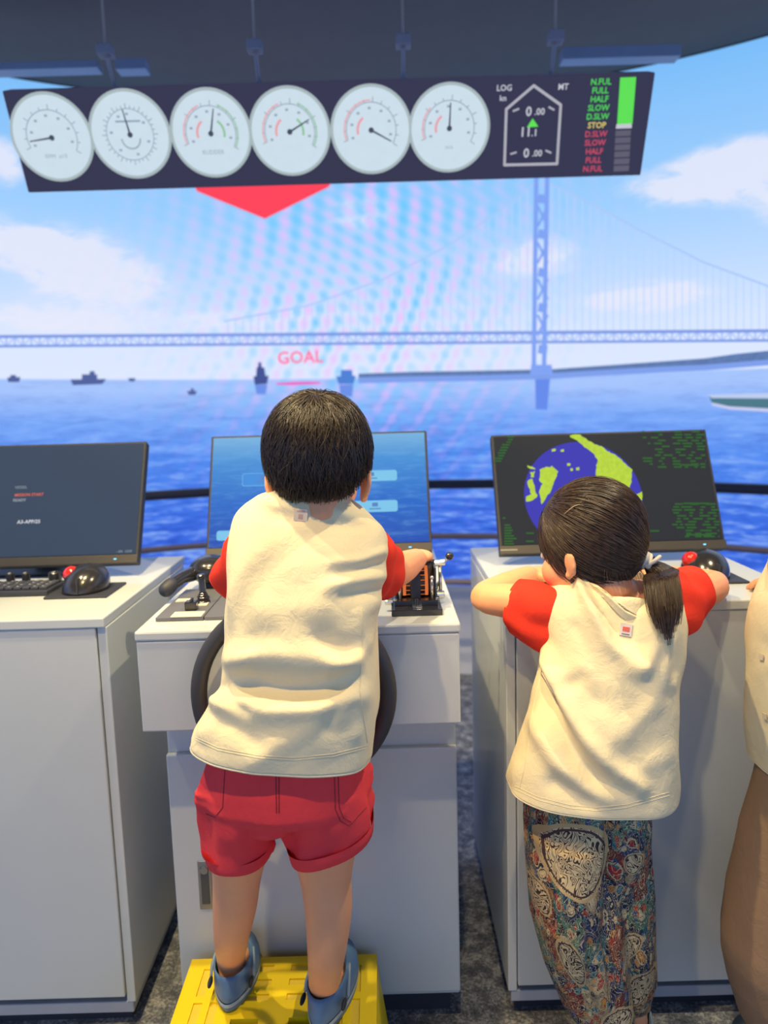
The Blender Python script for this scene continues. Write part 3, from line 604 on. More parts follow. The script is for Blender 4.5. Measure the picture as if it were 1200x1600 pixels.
# ------------------------------------------------------------------ centre console controls
m_plate = mat('plate_gunmetal', (112, 112, 120), 0.45, 0.2); m_lab = mat('label_cream', (224, 214, 196), 0.6)
pA = atz(243, 972, ZT); pB = atz(283, 932, ZT)
ctl = thing('control_plate', 'dark grey control plate with joystick at left of the middle console', 'control panel', (pA[0]+0.1, pA[1], ZT))
MB().box((pA[0], pA[1], ZT), (pA[0]+0.088, pB[1]+0.03, ZT+0.008), 0.0015).build('plate', m_plate, ctl)
MB().box((pA[0]+0.0895, pA[1], ZT), (pA[0]+0.20, pB[1]+0.03, ZT+0.008), 0.0015).build('plate', m_plate, ctl)
zt = ZT+0.008
def lplate(x0, x1, yb, yt):
    a_ = atz(x0, yb, zt); b_ = atz(x1, yt, zt); MB().box((a_[0], a_[1], zt), (a_[0]+(x1-x0)/1200*a_[1], b_[1], zt+0.0015)).build('label_plate', m_lab, ctl)
lplate(266, 316, 965, 956); lplate(274, 299, 941, 936); lplate(309, 323, 947, 941)
p = atz(300, 953, zt); MB().box(p-(0.012, 0.008, 0), p+(0.010, 0.012, 0.017), 0.002).build('selector_switch', m_blk, ctl); MB().box(p-(0.002, 0.008, -0.017), p+(0.002, 0.010, 0.022), 0.001).build('switch_lever', m_matte, ctl)
p = atz(318, 941, zt)
for i, r_ in enumerate((0.0135, 0.0115, 0.0125, 0.010, 0.008)): MB().cyl(p+(0, 0, 0.004*i), p+(0, 0, 0.004*i+0.0042), r_, 20, 0.0008).build('joystick_boot', m_blk, ctl)
MB().cyl(p+(0, 0, 0.02), p+(-0.002, 0.002, 0.05), 0.0065, 14, 0.001).build('joystick_shaft', m_blk, ctl)
MB().cyl(p+(-0.002, 0.002, 0.046), p+(-0.003, 0.002, 0.056), 0.009, 16, 0.002).build('joystick_cap', m_blk, ctl)
# black handset lying behind the joystick
hA, hB, hC = at(263, 918, 1.52), at(300, 897, 1.60), at(330, 889, 1.63)
hs = thing('handset', 'black handset with long grip lying behind the joystick', 'handset', (hC[0], hC[1], ZT))
MB().tube([hA, (hA+hB)/2+(0, 0, 0.004), hB], [0.013, 0.013, 0.016], 14, 3).build('grip', m_blk, hs, True)
MB().tube([hA+(-0.003, -0.006, -0.003), hA+(0.004, 0.004, 0.004)], 0.015, 14, 1).build('grip_end', m_matte, hs, True)
MB().ell(hC, (0.047, 0.05, 0.031), None, 28, 14).build('head', m_blk, hs, True)
MB().cyl((hC[0], hC[1], ZT), (hC[0], hC[1], hC[2]-0.018), 0.02, 20, 0.003).build('cradle', m_matte, hs)
MB().cyl((hC[0]+0.03, hC[1]-0.03, hC[2]), (hC[0]+0.03, hC[1]-0.046, hC[2]), 0.006, 14).build('push_button', m_latch, hs)
# engine telegraph
m_chr = mat('chrome', (216, 214, 206), 0.15, 0.9); m_drum = mat('drum_dark', (64, 50, 46), 0.4)
e_or = emi('scale_orange', (226, 118, 62), 0.9)
tA = atz(612, 964, ZT); tw = atz(692, 962, ZT)[0]-tA[0]; tx = tA[0]+tw/2; ty = tA[1]
tel = thing('engine_telegraph', 'black and chrome engine telegraph with orange scale at right of the middle console', 'lever', (tx, ty+0.07, ZT))
MB().box((tA[0], ty, ZT), (tA[0]+tw, ty+0.15, ZT+0.012), 0.0015).build('base', m_blk, tel)
MB().box((tA[0]+0.006, ty+0.028, ZT+0.012), (tA[0]+tw-0.006, ty+0.14, ZT+0.022), 0.001).build('plinth', m_blk, tel)
dc = np.array((tx, ty+0.085, ZT+0.045))
for s_ in (-1, 1):
    MB().box((tx+s_*(tw/2-0.010)-0.002, ty+0.04, ZT+0.022), (tx+s_*(tw/2-0.010)+0.002, ty+0.13, ZT+0.080), 0.001).build('cheek', m_blk, tel)
    MB().cyl((tx+s_*(tw/2-0.017), ty+0.032, ZT+0.022), (tx+s_*(tw/2-0.017), ty+0.032, ZT+0.062), 0.0028, 12).build('post', m_chr, tel, True)
    MB().ell((tx+s_*(tw/2-0.017), ty+0.032, ZT+0.064), (0.004, 0.004, 0.004)).build('post_cap', m_chr, tel, True)
    for yy in (0.032, 0.132): MB().cyl((tx+s_*(tw/2-0.008), ty+yy, ZT+0.022), (tx+s_*(tw/2-0.008), ty+yy, ZT+0.0255), 0.0035, 12).build('screw', m_chr, tel)
MB().cyl(dc-(tw/2-0.013, 0, 0), dc+(tw/2-0.013, 0, 0), 0.034, 32).build('drum', m_drum, tel, True)
def drum_band(x0, x1, a0, a1, m, name, r_=0.0345):
    A_ = np.radians(np.linspace(a0, a1, 16)); k_ = MB(); v = [(dc[0]+x, dc[1]-r_*math.cos(q_), dc[2]+r_*math.sin(q_)) for q_ in A_ for x in (x0, x1)]
    k_.add(v, [(2*i, 2*i+1, 2*i+3, 2*i+2) for i in range(15)]); k_.build(name, m, tel)
for s_ in (-1, 1):
    drum_band(min(s_*0.018, s_*0.024), max(s_*0.018, s_*0.024), -35, 75, e_or, 'scale_band')
    for i in range(7): drum_band(min(s_*0.010, s_*0.018), max(s_*0.010, s_*0.018), -32+i*16, -30+i*16, e_or, 'scale_mark', 0.0347)
MB().box((tx-0.009, ty+0.044, ZT+0.022), (tx+0.009, ty+0.050, ZT+0.072), 0.001).build('pointer_plate', m_matte, tel)
MB().box((tx-0.008, ty+0.012, ZT+0.012), (tx+0.010, ty+0.03, ZT+0.015), 0.001).build('switch_plate', m_chr, tel)
MB().cyl((tx+0.001, ty+0.022, ZT+0.014), (tx+0.001, ty+0.024, ZT+0.027), 0.004, 12, 0.001).build('switch', m_blk, tel)
hy = ty+0.095; hz = at(676, 880, hy)[2]
xr_ = tx+tw/2+0.003
MB().cyl((xr_, hy-0.01, ZT+0.014), (xr_, hy, hz), 0.0035, 14).build('lever_rod', m_chr, tel, True)
MB().cyl((xr_-0.008, hy-0.01, ZT+0.018), (xr_+0.007, hy-0.01, ZT+0.018), 0.008, 16, 0.001).build('lever_pivot', m_chr, tel)
MB().cyl((xr_-0.012, hy, hz), (xr_+0.010, hy, hz+0.002), 0.0065, 16, 0.001).build('lever_joint', m_chr, tel)
MB().cyl((xr_-0.060, hy, hz-0.002), (xr_-0.010, hy, hz), 0.0085, 16, 0.002).build('handle', m_blk, tel, True)
MB().cyl((xr_+0.008, hy, hz+0.002), (xr_+0.016, hy, hz+0.010), 0.003, 12).build('knob_stem', m_chr, tel)
MB().ell((xr_+0.019, hy, hz+0.013), (0.008, 0.008, 0.008)).build('knob', m_blk, tel, True)
MB().cyl((tA[0]-0.012, ty+0.04, ZT+0.018), (tA[0]+0.004, ty+0.04, ZT+0.018), 0.006, 14, 0.001).build('side_screw', m_chr, tel)
MB().tube([(xr_-0.006, hy+0.02, ZT+0.014), (xr_+0.002, hy+0.045, ZT+0.03), (xr_-0.01, hy+0.075, ZT+0.006)], 0.003, 8, 5).build('cable', m_blk, tel, True)

# ------------------------------------------------------------------ yellow step
ZS = 0.185
m_yel = mat('step_yellow', (250, 214, 20), 0.42, var=0.03, bump=0.05, spec=0.4); m_yel2 = mat('step_yellow_inlay', (236, 204, 60), 0.55, var=0.03)
sb = atz(302, 1494, ZS); se = atz(589, 1488, ZS); sx0, sx1, sy1 = sb[0], se[0], 1.378; sy0 = 1.378-0.285
stl = thing('step_stool', 'yellow plastic step stool with slotted top in front of the middle console', 'step stool', ((sx0+sx1)/2, (sy0+sy1)/2, 0))
slots = []; W_ = sx1-sx0; D_ = sy1-sy0
for s_ in (0, 1):
    for j in range(3):
        for i in range(2):
            xa = 0.030+i*0.030; xb = xa+0.016; ya = 0.018+j*(D_-0.03)/3; yb_ = ya+(D_-0.03)/3-0.016
            slots.append((sx0+xa, sx0+xb, sy0+ya, sy0+yb_, 0) if s_ == 0 else (sx1-xb, sx1-xa, sy0+ya, sy0+yb_, 0))
for j in (0, 1, 4, 5, 6):
    for xa, xb in ((0.11, 0.165), (W_-0.165, W_-0.11)): slots.append((sx0+xa, sx0+xb, sy0+0.025+j*0.037, sy0+0.025+j*0.037+0.016, 0))
for xa, xb in ((0.105, 0.155), (W_-0.155, W_-0.105)): slots.append((sx0+xa, sx0+xb, sy0+0.104, sy0+0.132, 1))
X = sorted({sx0, sx1, *[s_[0] for s_ in slots], *[s_[1] for s_ in slots]}); Y = sorted({sy0, sy1, *[s_[2] for s_ in slots], *[s_[3] for s_ in slots]})
k = MB(); bm = bmesh.new(); G = {}
def gv(x, y, z):
    key = (round(x, 5), round(y, 5), round(z, 5))
    if key not in G: G[key] = bm.verts.new((x, y, z))
    return G[key]
for i in range(len(X)-1):
    for j in range(len(Y)-1):
        cx, cy = (X[i]+X[i+1])/2, (Y[j]+Y[j+1])/2; hit = [s_ for s_ in slots if s_[0] < cx < s_[1] and s_[2] < cy < s_[3]]
        if not hit: bm.faces.new([gv(X[i], Y[j], ZS), gv(X[i+1], Y[j], ZS), gv(X[i+1], Y[j+1], ZS), gv(X[i], Y[j+1], ZS)])
for (x0, x1, y0, y1, hole) in slots:
    for (a_, b_) in (((x0, y0), (x1, y0)), ((x1, y0), (x1, y1)), ((x1, y1), (x0, y1)), ((x0, y1), (x0, y0))):
        bm.faces.new([bm.verts.new((*a_, ZS)), bm.verts.new((*a_, ZS-0.004-0.02*hole)), bm.verts.new((*b_, ZS-0.004-0.02*hole)), bm.verts.new((*b_, ZS))])
bm.verts.index_update(); bm.normal_update()
k.add([v.co[:] for v in bm.verts], [[v.index for v in f.verts] for f in bm.faces]); bm.free(); k.build('top', m_yel, stl)
k = MB()
for s_ in slots:
    if not s_[4]: MB().box((s_[0], s_[2], ZS-0.006), (s_[1], s_[3], ZS-0.0035)).build('slot_inlay', m_yel2, stl)
# skirt walls flare to the floor
fl = 0.022
def wall_quad(a_, b_, nrm):
    a_, b_, nrm = np.array(a_), np.array(b_), np.array(nrm); t_ = norm(b_-a_); lo_a = np.array([*(a_+nrm*fl-t_*fl), 0.0]); lo_b = np.array([*(b_+nrm*fl+t_*fl), 0.0])
    A3, B3 = np.array([*a_, ZS-0.0012]), np.array([*b_, ZS-0.0012]); n3 = -np.array([*nrm, 0])*0.004
    k_ = MB(); k_.loft([[A3, B3, lo_b, lo_a], [A3+n3, B3+n3, lo_b+n3, lo_a+n3]]); k_.build('side_wall', m_yel, stl)
wall_quad((sx0, sy0), (sx1, sy0), (0, -1)); wall_quad((sx1, sy0), (sx1, sy1-0.02), (1, 0)); wall_quad((sx1, sy1), (sx0, sy1), (0, 1)) if False else None; wall_quad((sx0, sy1-0.02), (sx0, sy0), (-1, 0))
MB().box((sx0, sy1-0.004, 0.02), (sx1, sy1, ZS-0.0005)).build('back_wall', m_yel, stl)
MB().box((sx0-0.002, sy0-0.003, ZS-0.016), (sx1+0.002, sy0-0.0002, ZS-0.001), 0.001).build('front_lip', m_yel, stl)
# ------------------------------------------------------------------ people
from mathutils.bvhtree import BVHTree
m_skin = mat('skin', (242, 168, 122), 0.5, var=0.03, vs=30, sss=0.12); m_lip = mat('lip', (190, 110, 100), 0.4); m_eye = mat('eye_white', (236, 234, 230), 0.2); m_iris = mat('iris', (40, 26, 20), 0.15)
def hair_mat(name, a, b_):
    m, t, b = base(name); n = t.noise(t.obj((1, 1, 0.3)), 140, 4, 0.7); t.put(b.inputs['Base Color'], t.ramp(n.outputs[0], [(0.3, lin(*a)), (0.7, lin(*b_))]))
    b.inputs['Roughness'].default_value = 0.36; b.inputs['Specular IOR Level'].default_value = 0.6; return m
m_hair = hair_mat('hair_black_brown', (36, 28, 26), (66, 52, 42)); m_hair2 = hair_mat('hair_dark_brown', (42, 31, 27), (80, 59, 44)); m_scalp = mat('scalp_dark', (52, 40, 36), 0.7)
def cloth(name, rgb, bump=0.25, var=0.04):
    m, t, b = base(name); v = t.obj(); n = t.noise(v, 14, 4); c = lin(*rgb); t.put(b.inputs['Base Color'], t.mix(n.outputs[0], tuple(x*(1-var*2) for x in c), tuple(min(1, x*(1+var)) for x in c)))
    b.inputs['Roughness'].default_value = 0.9; b.inputs['Specular IOR Level'].default_value = 0.2
    n1 = t.noise(v, 34, 5, 0.62, 0.6); n2 = t.noise(v, 900, 2); h = t.math('MULTIPLY_ADD', n2.outputs[0], 0.10, n1.outputs[0])
    bn = t.new('ShaderNodeBump'); bn.inputs['Strength'].default_value = bump; bn.inputs['Distance'].default_value = 0.006; t.l.new(h, bn.inputs['Height']); t.l.new(bn.outputs[0], b.inputs['Normal']); return m
m_cream = cloth('cotton_cream', (240, 224, 184), 0.4); m_redc = cloth('cotton_red', (238, 62, 44), 0.3); m_redt = cloth('twill_red', (246, 72, 76), 0.35, 0.08); m_brown = cloth('knit_brown', (150, 122, 98), 0.4, 0.08); m_rib = cloth('rib_cream', (234, 216, 176), 0.2)
def rotm(yaw, pitch, roll=0):
    y, p, r = map(math.radians, (yaw, pitch, roll)); return np.array(Matrix.Rotation(y, 3, 'Z') @ Matrix.Rotation(-p, 3, 'X') @ Matrix.Rotation(r, 3, 'Y'))
CR = np.array((0, -0.008, 0.028))
class Head:
    def __init__(s, c, R, sc, ear=0.95): s.ear = ear; s.c, s.R, s.s = np.asarray(c, float), R, sc
    def w(s, p): return s.c + (np.asarray(p, float)*s.s) @ s.R.T
    def geo(s, mb):
        E = lambda p, r, R=None: mb.ell(s.w(p), np.array(r)*s.s, s.R if R is None else s.R @ R, 24, 16)
        E(CR, (0.071, 0.086, 0.080)); E((0, 0.030, -0.030), (0.055, 0.056, 0.068)); E((0, 0.045, -0.078), (0.024, 0.026, 0.022))
        for k in (-1, 1):
            E((k*0.031, 0.052, -0.036), (0.028, 0.028, 0.030)); E((k*0.010, 0.088, -0.031), (0.006, 0.007, 0.005)); E((k*0.026, 0.072, 0.012), (0.018, 0.010, 0.006))
            Re = np.array(Matrix.Rotation(k*0.42, 3, 'Z') @ Matrix.Rotation(k*0.12, 3, 'Y')); e_ = s.ear; E((k*0.075, -0.006, -0.028), np.array((0.0065, 0.019, 0.028))*e_, Re); E((k*(0.075+0.004*e_), -0.015, -0.023), np.array((0.005, 0.008, 0.020))*e_, Re); E((k*0.071, 0.003, -0.028-0.023*e_), np.array((0.007, 0.009, 0.010))*e_, Re)
        mb.tube([s.w((0, 0.082, 0.004)), s.w((0, 0.090, -0.018)), s.w((0, 0.095, -0.029))], np.array((0.006, 0.007, 0.0085))*s.s, 10, 3)
    def face(s, P):
        for k in (-1, 1):
            e = MB().ell(s.w((k*0.027, 0.0715, -0.005)), np.array((0.0125, 0.0115, 0.0095))*s.s, s.R).build('eye', m_eye, P, True); MB().ell(s.w((k*0.027, 0.0800, -0.005)), np.array((0.0062, 0.0036, 0.0062))*s.s, s.R).build('iris', m_iris, e, True)
            MB().tube([s.w((k*0.012, 0.0835, 0.011)), s.w((k*0.028, 0.0822, 0.0155)), s.w((k*0.044, 0.072, 0.011))], np.array((0.0018, 0.0022, 0.001))*s.s, 8, 4).build('eyebrow', m_hair, P, True)
        MB().tube([s.w((-0.018, 0.0790, -0.058)), s.w((0, 0.0865, -0.0575)), s.w((0.018, 0.0790, -0.058))], np.array((0.002, 0.0045, 0.002))*s.s, 8, 4, flat=0.9).build('mouth', m_lip, P, True)
    RAD = (0.081, 0.096, 0.090, 0.112)
    def hr(s, d):
        rz_ = np.where(d[..., 2] > 0, s.RAD[2], s.RAD[3]); return 1/np.sqrt((d[..., 0]/s.RAD[0])**2+(d[..., 1]/s.RAD[1])**2+(d[..., 2]/rz_)**2)
    def inside(s, d, line):
        p = CR + d*s.hr(d)[..., None]; ph = np.abs(np.degrees(np.arctan2(p[..., 0], -p[..., 1]))); return p[..., 2] > np.interp(ph, *line)
    def cap(s, P, line, m, k=0.965):
        nu, nv = 120, 80; th = np.linspace(0, 2*PI, nu, endpoint=False); al = np.linspace(0.001, PI-0.05, nv)
        d = np.array([[(math.sin(a_)*math.cos(t_), math.sin(a_)*math.sin(t_), math.cos(a_)) for t_ in th] for a_ in al]); ok = s.inside(d, line); v = CR + d*(s.hr(d)*k)[..., None]
        f = [(i*nu+j, (i+1)*nu+j, (i+1)*nu+(j+1) % nu, i*nu+(j+1) % nu) for i in range(nv-1) for j in range(nu) if ok[i, j] and ok[i+1, j] and ok[i, (j+1) % nu] and ok[i+1, (j+1) % nu]]
        mb = MB(); mb.add(s.w(v.reshape(-1, 3)), f); o = mb.build('hair_cap', m, P, True)
        bm_ = bmesh.new(); bm_.from_mesh(o.data); bmesh.ops.delete(bm_, geom=[v_ for v_ in bm_.verts if not v_.link_faces], context='VERTS'); bm_.to_mesh(o.data); bm_.free(); return o
def strands_mesh(paths, nrm, w0, name, m, P):
    paths = np.asarray(paths); N, K = paths.shape[:2]; T = np.gradient(paths, axis=1); T /= np.linalg.norm(T, axis=2)[..., None]+1e-9
    S = np.cross(T, nrm); S /= np.linalg.norm(S, axis=2)[..., None]+1e-9
    w = (w0*(0.7+0.6*rng.random((N, 1)))*np.linspace(1, 0.25, K)[None]**0.7)[..., None]
    V = np.stack([paths-S*w, paths+nrm*w*0.8, paths+S*w], 2).reshape(-1, 3)
    i = np.arange(N)[:, None]*K*3; j = np.arange(K-1)[None]*3; b0 = (i+j).ravel(); f = []
    for a_, b_ in ((0, 1), (1, 2), (2, 0)): f.append(np.c_[b0+a_, b0+b_, b0+b_+3, b0+a_+3])
    mb = MB(); mb.v = [V]; mb.n = len(V); mb.f = np.concatenate(f).tolist(); return mb.build(name, m, P, True)
def resample(D, n, K):
    s_ = np.linspace(0, n-1, K); i = np.floor(s_).astype(int).clip(0, n-2); f = (s_-i)[:, None]; return D[i]*(1-f)+D[i+1]*f
def whorl_hair(h, P, line, w, n, m, K=9, sweep=0.9, swirl=0.5, lift=0.005, wid=0.0008):
    w = norm(w); e1 = norm(np.cross(w, (0, 1, 0))); e2 = np.cross(w, e1); paths = []; nr = []
    for _ in range(n):
        b_ = rng.random()*2*PI; a0 = math.acos(1-2*rng.random()*0.93); a0 = max(0.02, a0-0.35); L = sweep*(0.6+0.7*rng.random()); q = np.linspace(0, 1, 20)
        al = a0+L*q; be = b_+swirl*np.exp(-al*2)*q+rng.normal(0, 0.16)*q+0.06*np.sin(6*q+rng.random()*6); d = np.outer(np.cos(al), w)+np.sin(al)[:, None]*(np.outer(np.cos(be), e1)+np.outer(np.sin(be), e2))
        ok = h.inside(d, line); c = int(np.argmin(ok)) if not ok.all() else 20
        if c < 5: continue
        r_ = h.hr(d)+lift*(rng.random()*0.8+0.1)*np.sin(np.clip(q*1.4, 0, PI/2))-0.003*(1-np.clip(q*4, 0, 1)); p = CR+d*r_[:, None]
        paths.append(resample(p, c, K)); nr.append(resample(d, c, K))
    return strands_mesh(h.w(np.array(paths).reshape(-1, 3)).reshape(-1, K, 3), (np.array(nr).reshape(-1, 3) @ h.R.T).reshape(-1, K, 3), wid, 'hair', m, P)
def pulled_hair(h, P, line, Td, n, m, K=12, wid=0.0010):
    Td = norm(Td); paths = []; nr = []
    while len(paths) < n:
        d0 = norm(rng.normal(size=3))
        if not h.inside(d0, line): continue
        ang = math.acos(np.clip(np.dot(d0, Td), -1, 1))
        if ang < 0.12 or ang > 2.9: continue
        ax = norm(np.cross(d0, Td)); q = np.linspace(0, min(1, (0.5+0.9*rng.random())*1.1/ang), 18)
        if rng.random() < 0.45: q = np.linspace(0, 1, 18)
        ta = ang*q; d = np.outer(np.cos(ta), d0)+np.outer(np.sin(ta), np.cross(ax, d0)); bow = 0.10*np.sin(PI*q)*rng.normal()
        d = d+np.outer(bow, ax); d[:, 2] += 0.10*np.sin(PI*q)*(ang/2); d /= np.linalg.norm(d, axis=1)[:, None]
        r_ = h.hr(d)-0.003+0.0075*rng.random()*np.sin(np.clip(q*3, 0.15, PI/2)); paths.append(resample(CR+d*r_[:, None], 18, K)); nr.append(resample(d, 18, K))
    return strands_mesh(h.w(np.array(paths).reshape(-1, 3)).reshape(-1, K, 3), (np.array(nr).reshape(-1, 3) @ h.R.T).reshape(-1, K, 3), wid, 'hair', m, P)
def hand(mb, Wp, f, up, s, curl, thumb=1, tcurl=0.5):
    f = norm(f); up = norm(np.asarray(up, float)-f*np.dot(up, f)); sd = norm(np.cross(f, up))*thumb; Wp = np.asarray(Wp, float)
    R = np.c_[sd, f, up]
    if np.linalg.det(R) < 0: R = np.c_[-sd, f, up]
    mb.ell(Wp+f*0.034*s, np.array((0.029, 0.040, 0.013))*s, R, 20, 12)
    for k, (o, L, r_) in enumerate(((0.021, 0.95, 0.0070), (0.0075, 1.06, 0.0072), (-0.0065, 0.99, 0.0069), (-0.0195, 0.78, 0.0060))):
        p = Wp+f*(0.060-0.004*abs(k-1.2))*s+sd*o*s; d = f.copy(); pts = [Wp+f*0.04*s+sd*o*0.85*s, p]; rr = [r_, r_]
        for j, seg in enumerate((0.030, 0.020, 0.015)):
            c = curl[j] if hasattr(curl, '__len__') else curl; ca, sa = math.cos(c), math.sin(c); d0 = d; d = norm(d*ca-up_of(d, sd, thumb, up)*sa); pts.append(pts[-1]+d*seg*L*s); rr.append(r_*(0.95-0.07*j))
        mb.tube(pts, np.array(rr)*s, 10, 2)
    t0 = Wp+f*0.016*s+sd*0.020*s; td = norm(f*0.75+sd*0.8-up*0.15); t1 = t0+td*0.024*s; td2 = norm(td*math.cos(tcurl)+(f*0.7-sd*0.35-up*0.6)*math.sin(tcurl)); mb.tube([t0-td*0.01*s, t0, t1, t1+td2*0.022*s, t1+norm(td2*0.8+f*0.4-sd*0.3*tcurl)*0.038*s], np.array((0.010, 0.010, 0.0088, 0.0080, 0.0068))*s, 10, 2)
def up_of(d, sd, thumb, up):
    u = np.cross(sd*thumb, d); u = norm(u); return u if np.dot(u, up) > -1e-6 or True else -u
def ringpts(PL, PR, b, n=112, p=2.5, sag=0.0, lift=0.0):
    PL, PR = np.asarray(PL, float), np.asarray(PR, float); C0 = (PL+PR)/2; A = (PR-PL)/2; th = np.linspace(0, 2*PI, n, endpoint=False); e = 2.0/p
    c = np.sign(np.cos(th))*np.abs(np.cos(th))**e; s_ = np.sign(np.sin(th))*np.abs(np.sin(th))**e
    P = C0+np.outer(c, A)+np.outer(s_, (0, b, 0)); P[:, 2] += -(sag[0]*np.exp(-((th-math.radians(sag[1]))/math.radians(sag[2]))**2) if isinstance(sag, tuple) else sag*np.clip(-np.sin(th), 0, 1)**2)+lift*np.clip(np.sin(th), 0, 1)**2; return P
def project(P):
    v = (P-CC) @ CM; return np.c_[600+FPX*v[:, 0]/-v[:, 2], 800-FPX*v[:, 1]/-v[:, 2]]
def segdist(Q, pts):
    D = np.full(len(Q), 1e9); pts = np.asarray(pts, float)
    for a_, b_ in zip(pts[:-1], pts[1:]):
        ab = b_-a_; t_ = np.clip(((Q-a_) @ ab)/(ab @ ab), 0, 1); D = np.minimum(D, np.linalg.norm(Q-a_-t_[:, None]*ab, axis=1))
    return D
def garment(name, rings, m, P, folds=(), sub=12, n=168, p=2.5, noise=0.0025, thick=0.0022, hem=True, seed=1, back_only=True):
    K = np.array([ringpts(*r_[:3], n=n, p=p, sag=r_[3] if len(r_) > 3 else 0, lift=r_[4] if len(r_) > 4 else 0) for r_ in rings])
    G = catmull(K.reshape(len(rings), -1), sub).reshape(-1, n, 3); m_ = len(G)
    du = np.roll(G, -1, 1)-np.roll(G, 1, 1); dv = np.gradient(G, axis=0); N = np.cross(du, dv); N /= np.linalg.norm(N, axis=2)[..., None]+1e-9
    C0 = G.mean(1, keepdims=True); sg = np.sign(((G-C0)*N).sum(2).mean()); N *= sg
    V = G.reshape(-1, 3); Nn = N.reshape(-1, 3); Q = project(V); view = norm((0, -1, 0.15)); facing = np.clip((Nn @ view)*2.2+0.25, 0, 1) if back_only else 1.0
    d = np.zeros(len(V)); r_ = np.random.default_rng(seed)
    for (pts, w, a_) in folds: d += a_*np.exp(-(segdist(Q, pts)/w)**2)*facing
    for _ in range(14):
        k = r_.normal(size=3)*np.array((34, 34, 24)); d += noise*0.30*np.sin(V @ k+r_.random()*6.28+1.5*np.sin(V @ (r_.normal(size=3)*20)))
    D = d.reshape(m_, n)
    for _ in range(6): D = (D+np.roll(D, 1, 1)+np.roll(D, -1, 1)+np.vstack([D[:1], D[:-1]])+np.vstack([D[1:], D[-1:]]))/5
    V = V+Nn*D.reshape(-1, 1)
    if hem: 
        row = np.repeat(np.arange(m_), n); V = V+Nn*np.where((row == 3), -0.0018, 0)[:, None]
    mb = MB(); mb.loft(V.reshape(m_, n, 3), False, False); o = mb.build(name, m, P, True)
    if sg < 0: o.data.flip_normals()
    so = o.modifiers.new('thickness', 'SOLIDIFY'); so.thickness = thick; so.offset = -1.0; return o
def bvh(o):
    L = ROOT[o.name]; me = o.data; return BVHTree.FromPolygons([tuple(np.array(v.co)+L) for v in me.vertices], [tuple(p_.vertices) for p_ in me.polygons])
def onto(tree, px, py):
    d = Vector(ray(px, py)).normalized(); h = tree.ray_cast(Vector(CC), d); return (np.array(h[0]), np.array(h[1])) if h[0] else (None, None)
def seam(tree, pts, name, m, P, r_=0.0009, step=6):
    Q = []
    for a_, b_ in zip(pts[:-1], pts[1:]):
        k = max(1, int(math.dist(a_, b_)/step)); Q += [(a_[0]+(b_[0]-a_[0])*i/k, a_[1]+(b_[1]-a_[1])*i/k) for i in range(k)]
    Q.append(pts[-1]); X_ = [onto(tree, *q_)[0] for q_ in Q]; X_ = [x for x in X_ if x is not None]
    if len(X_) > 2: MB().tube(X_, r_, 6, 1).build(name, m, P, True)
def patch(tree, px, py, w, h, name, m, P, lift=0.002, rot=0.0):
    c, n = onto(tree, px, py)
    if c is None: return None
    n = n if np.dot(n, CC-c) > 0 else -n; ux = norm(np.cross((0, 0, 1), n)); uy = np.cross(n, ux); a_ = math.radians(rot); ux, uy = ux*math.cos(a_)+uy*math.sin(a_), uy*math.cos(a_)-ux*math.sin(a_)
    return MB().obox(c+n*lift, ux, uy, n, (w/2, h/2, 0.0007), 0.0003).build(name, m, P), c+n*lift, ux, uy, n
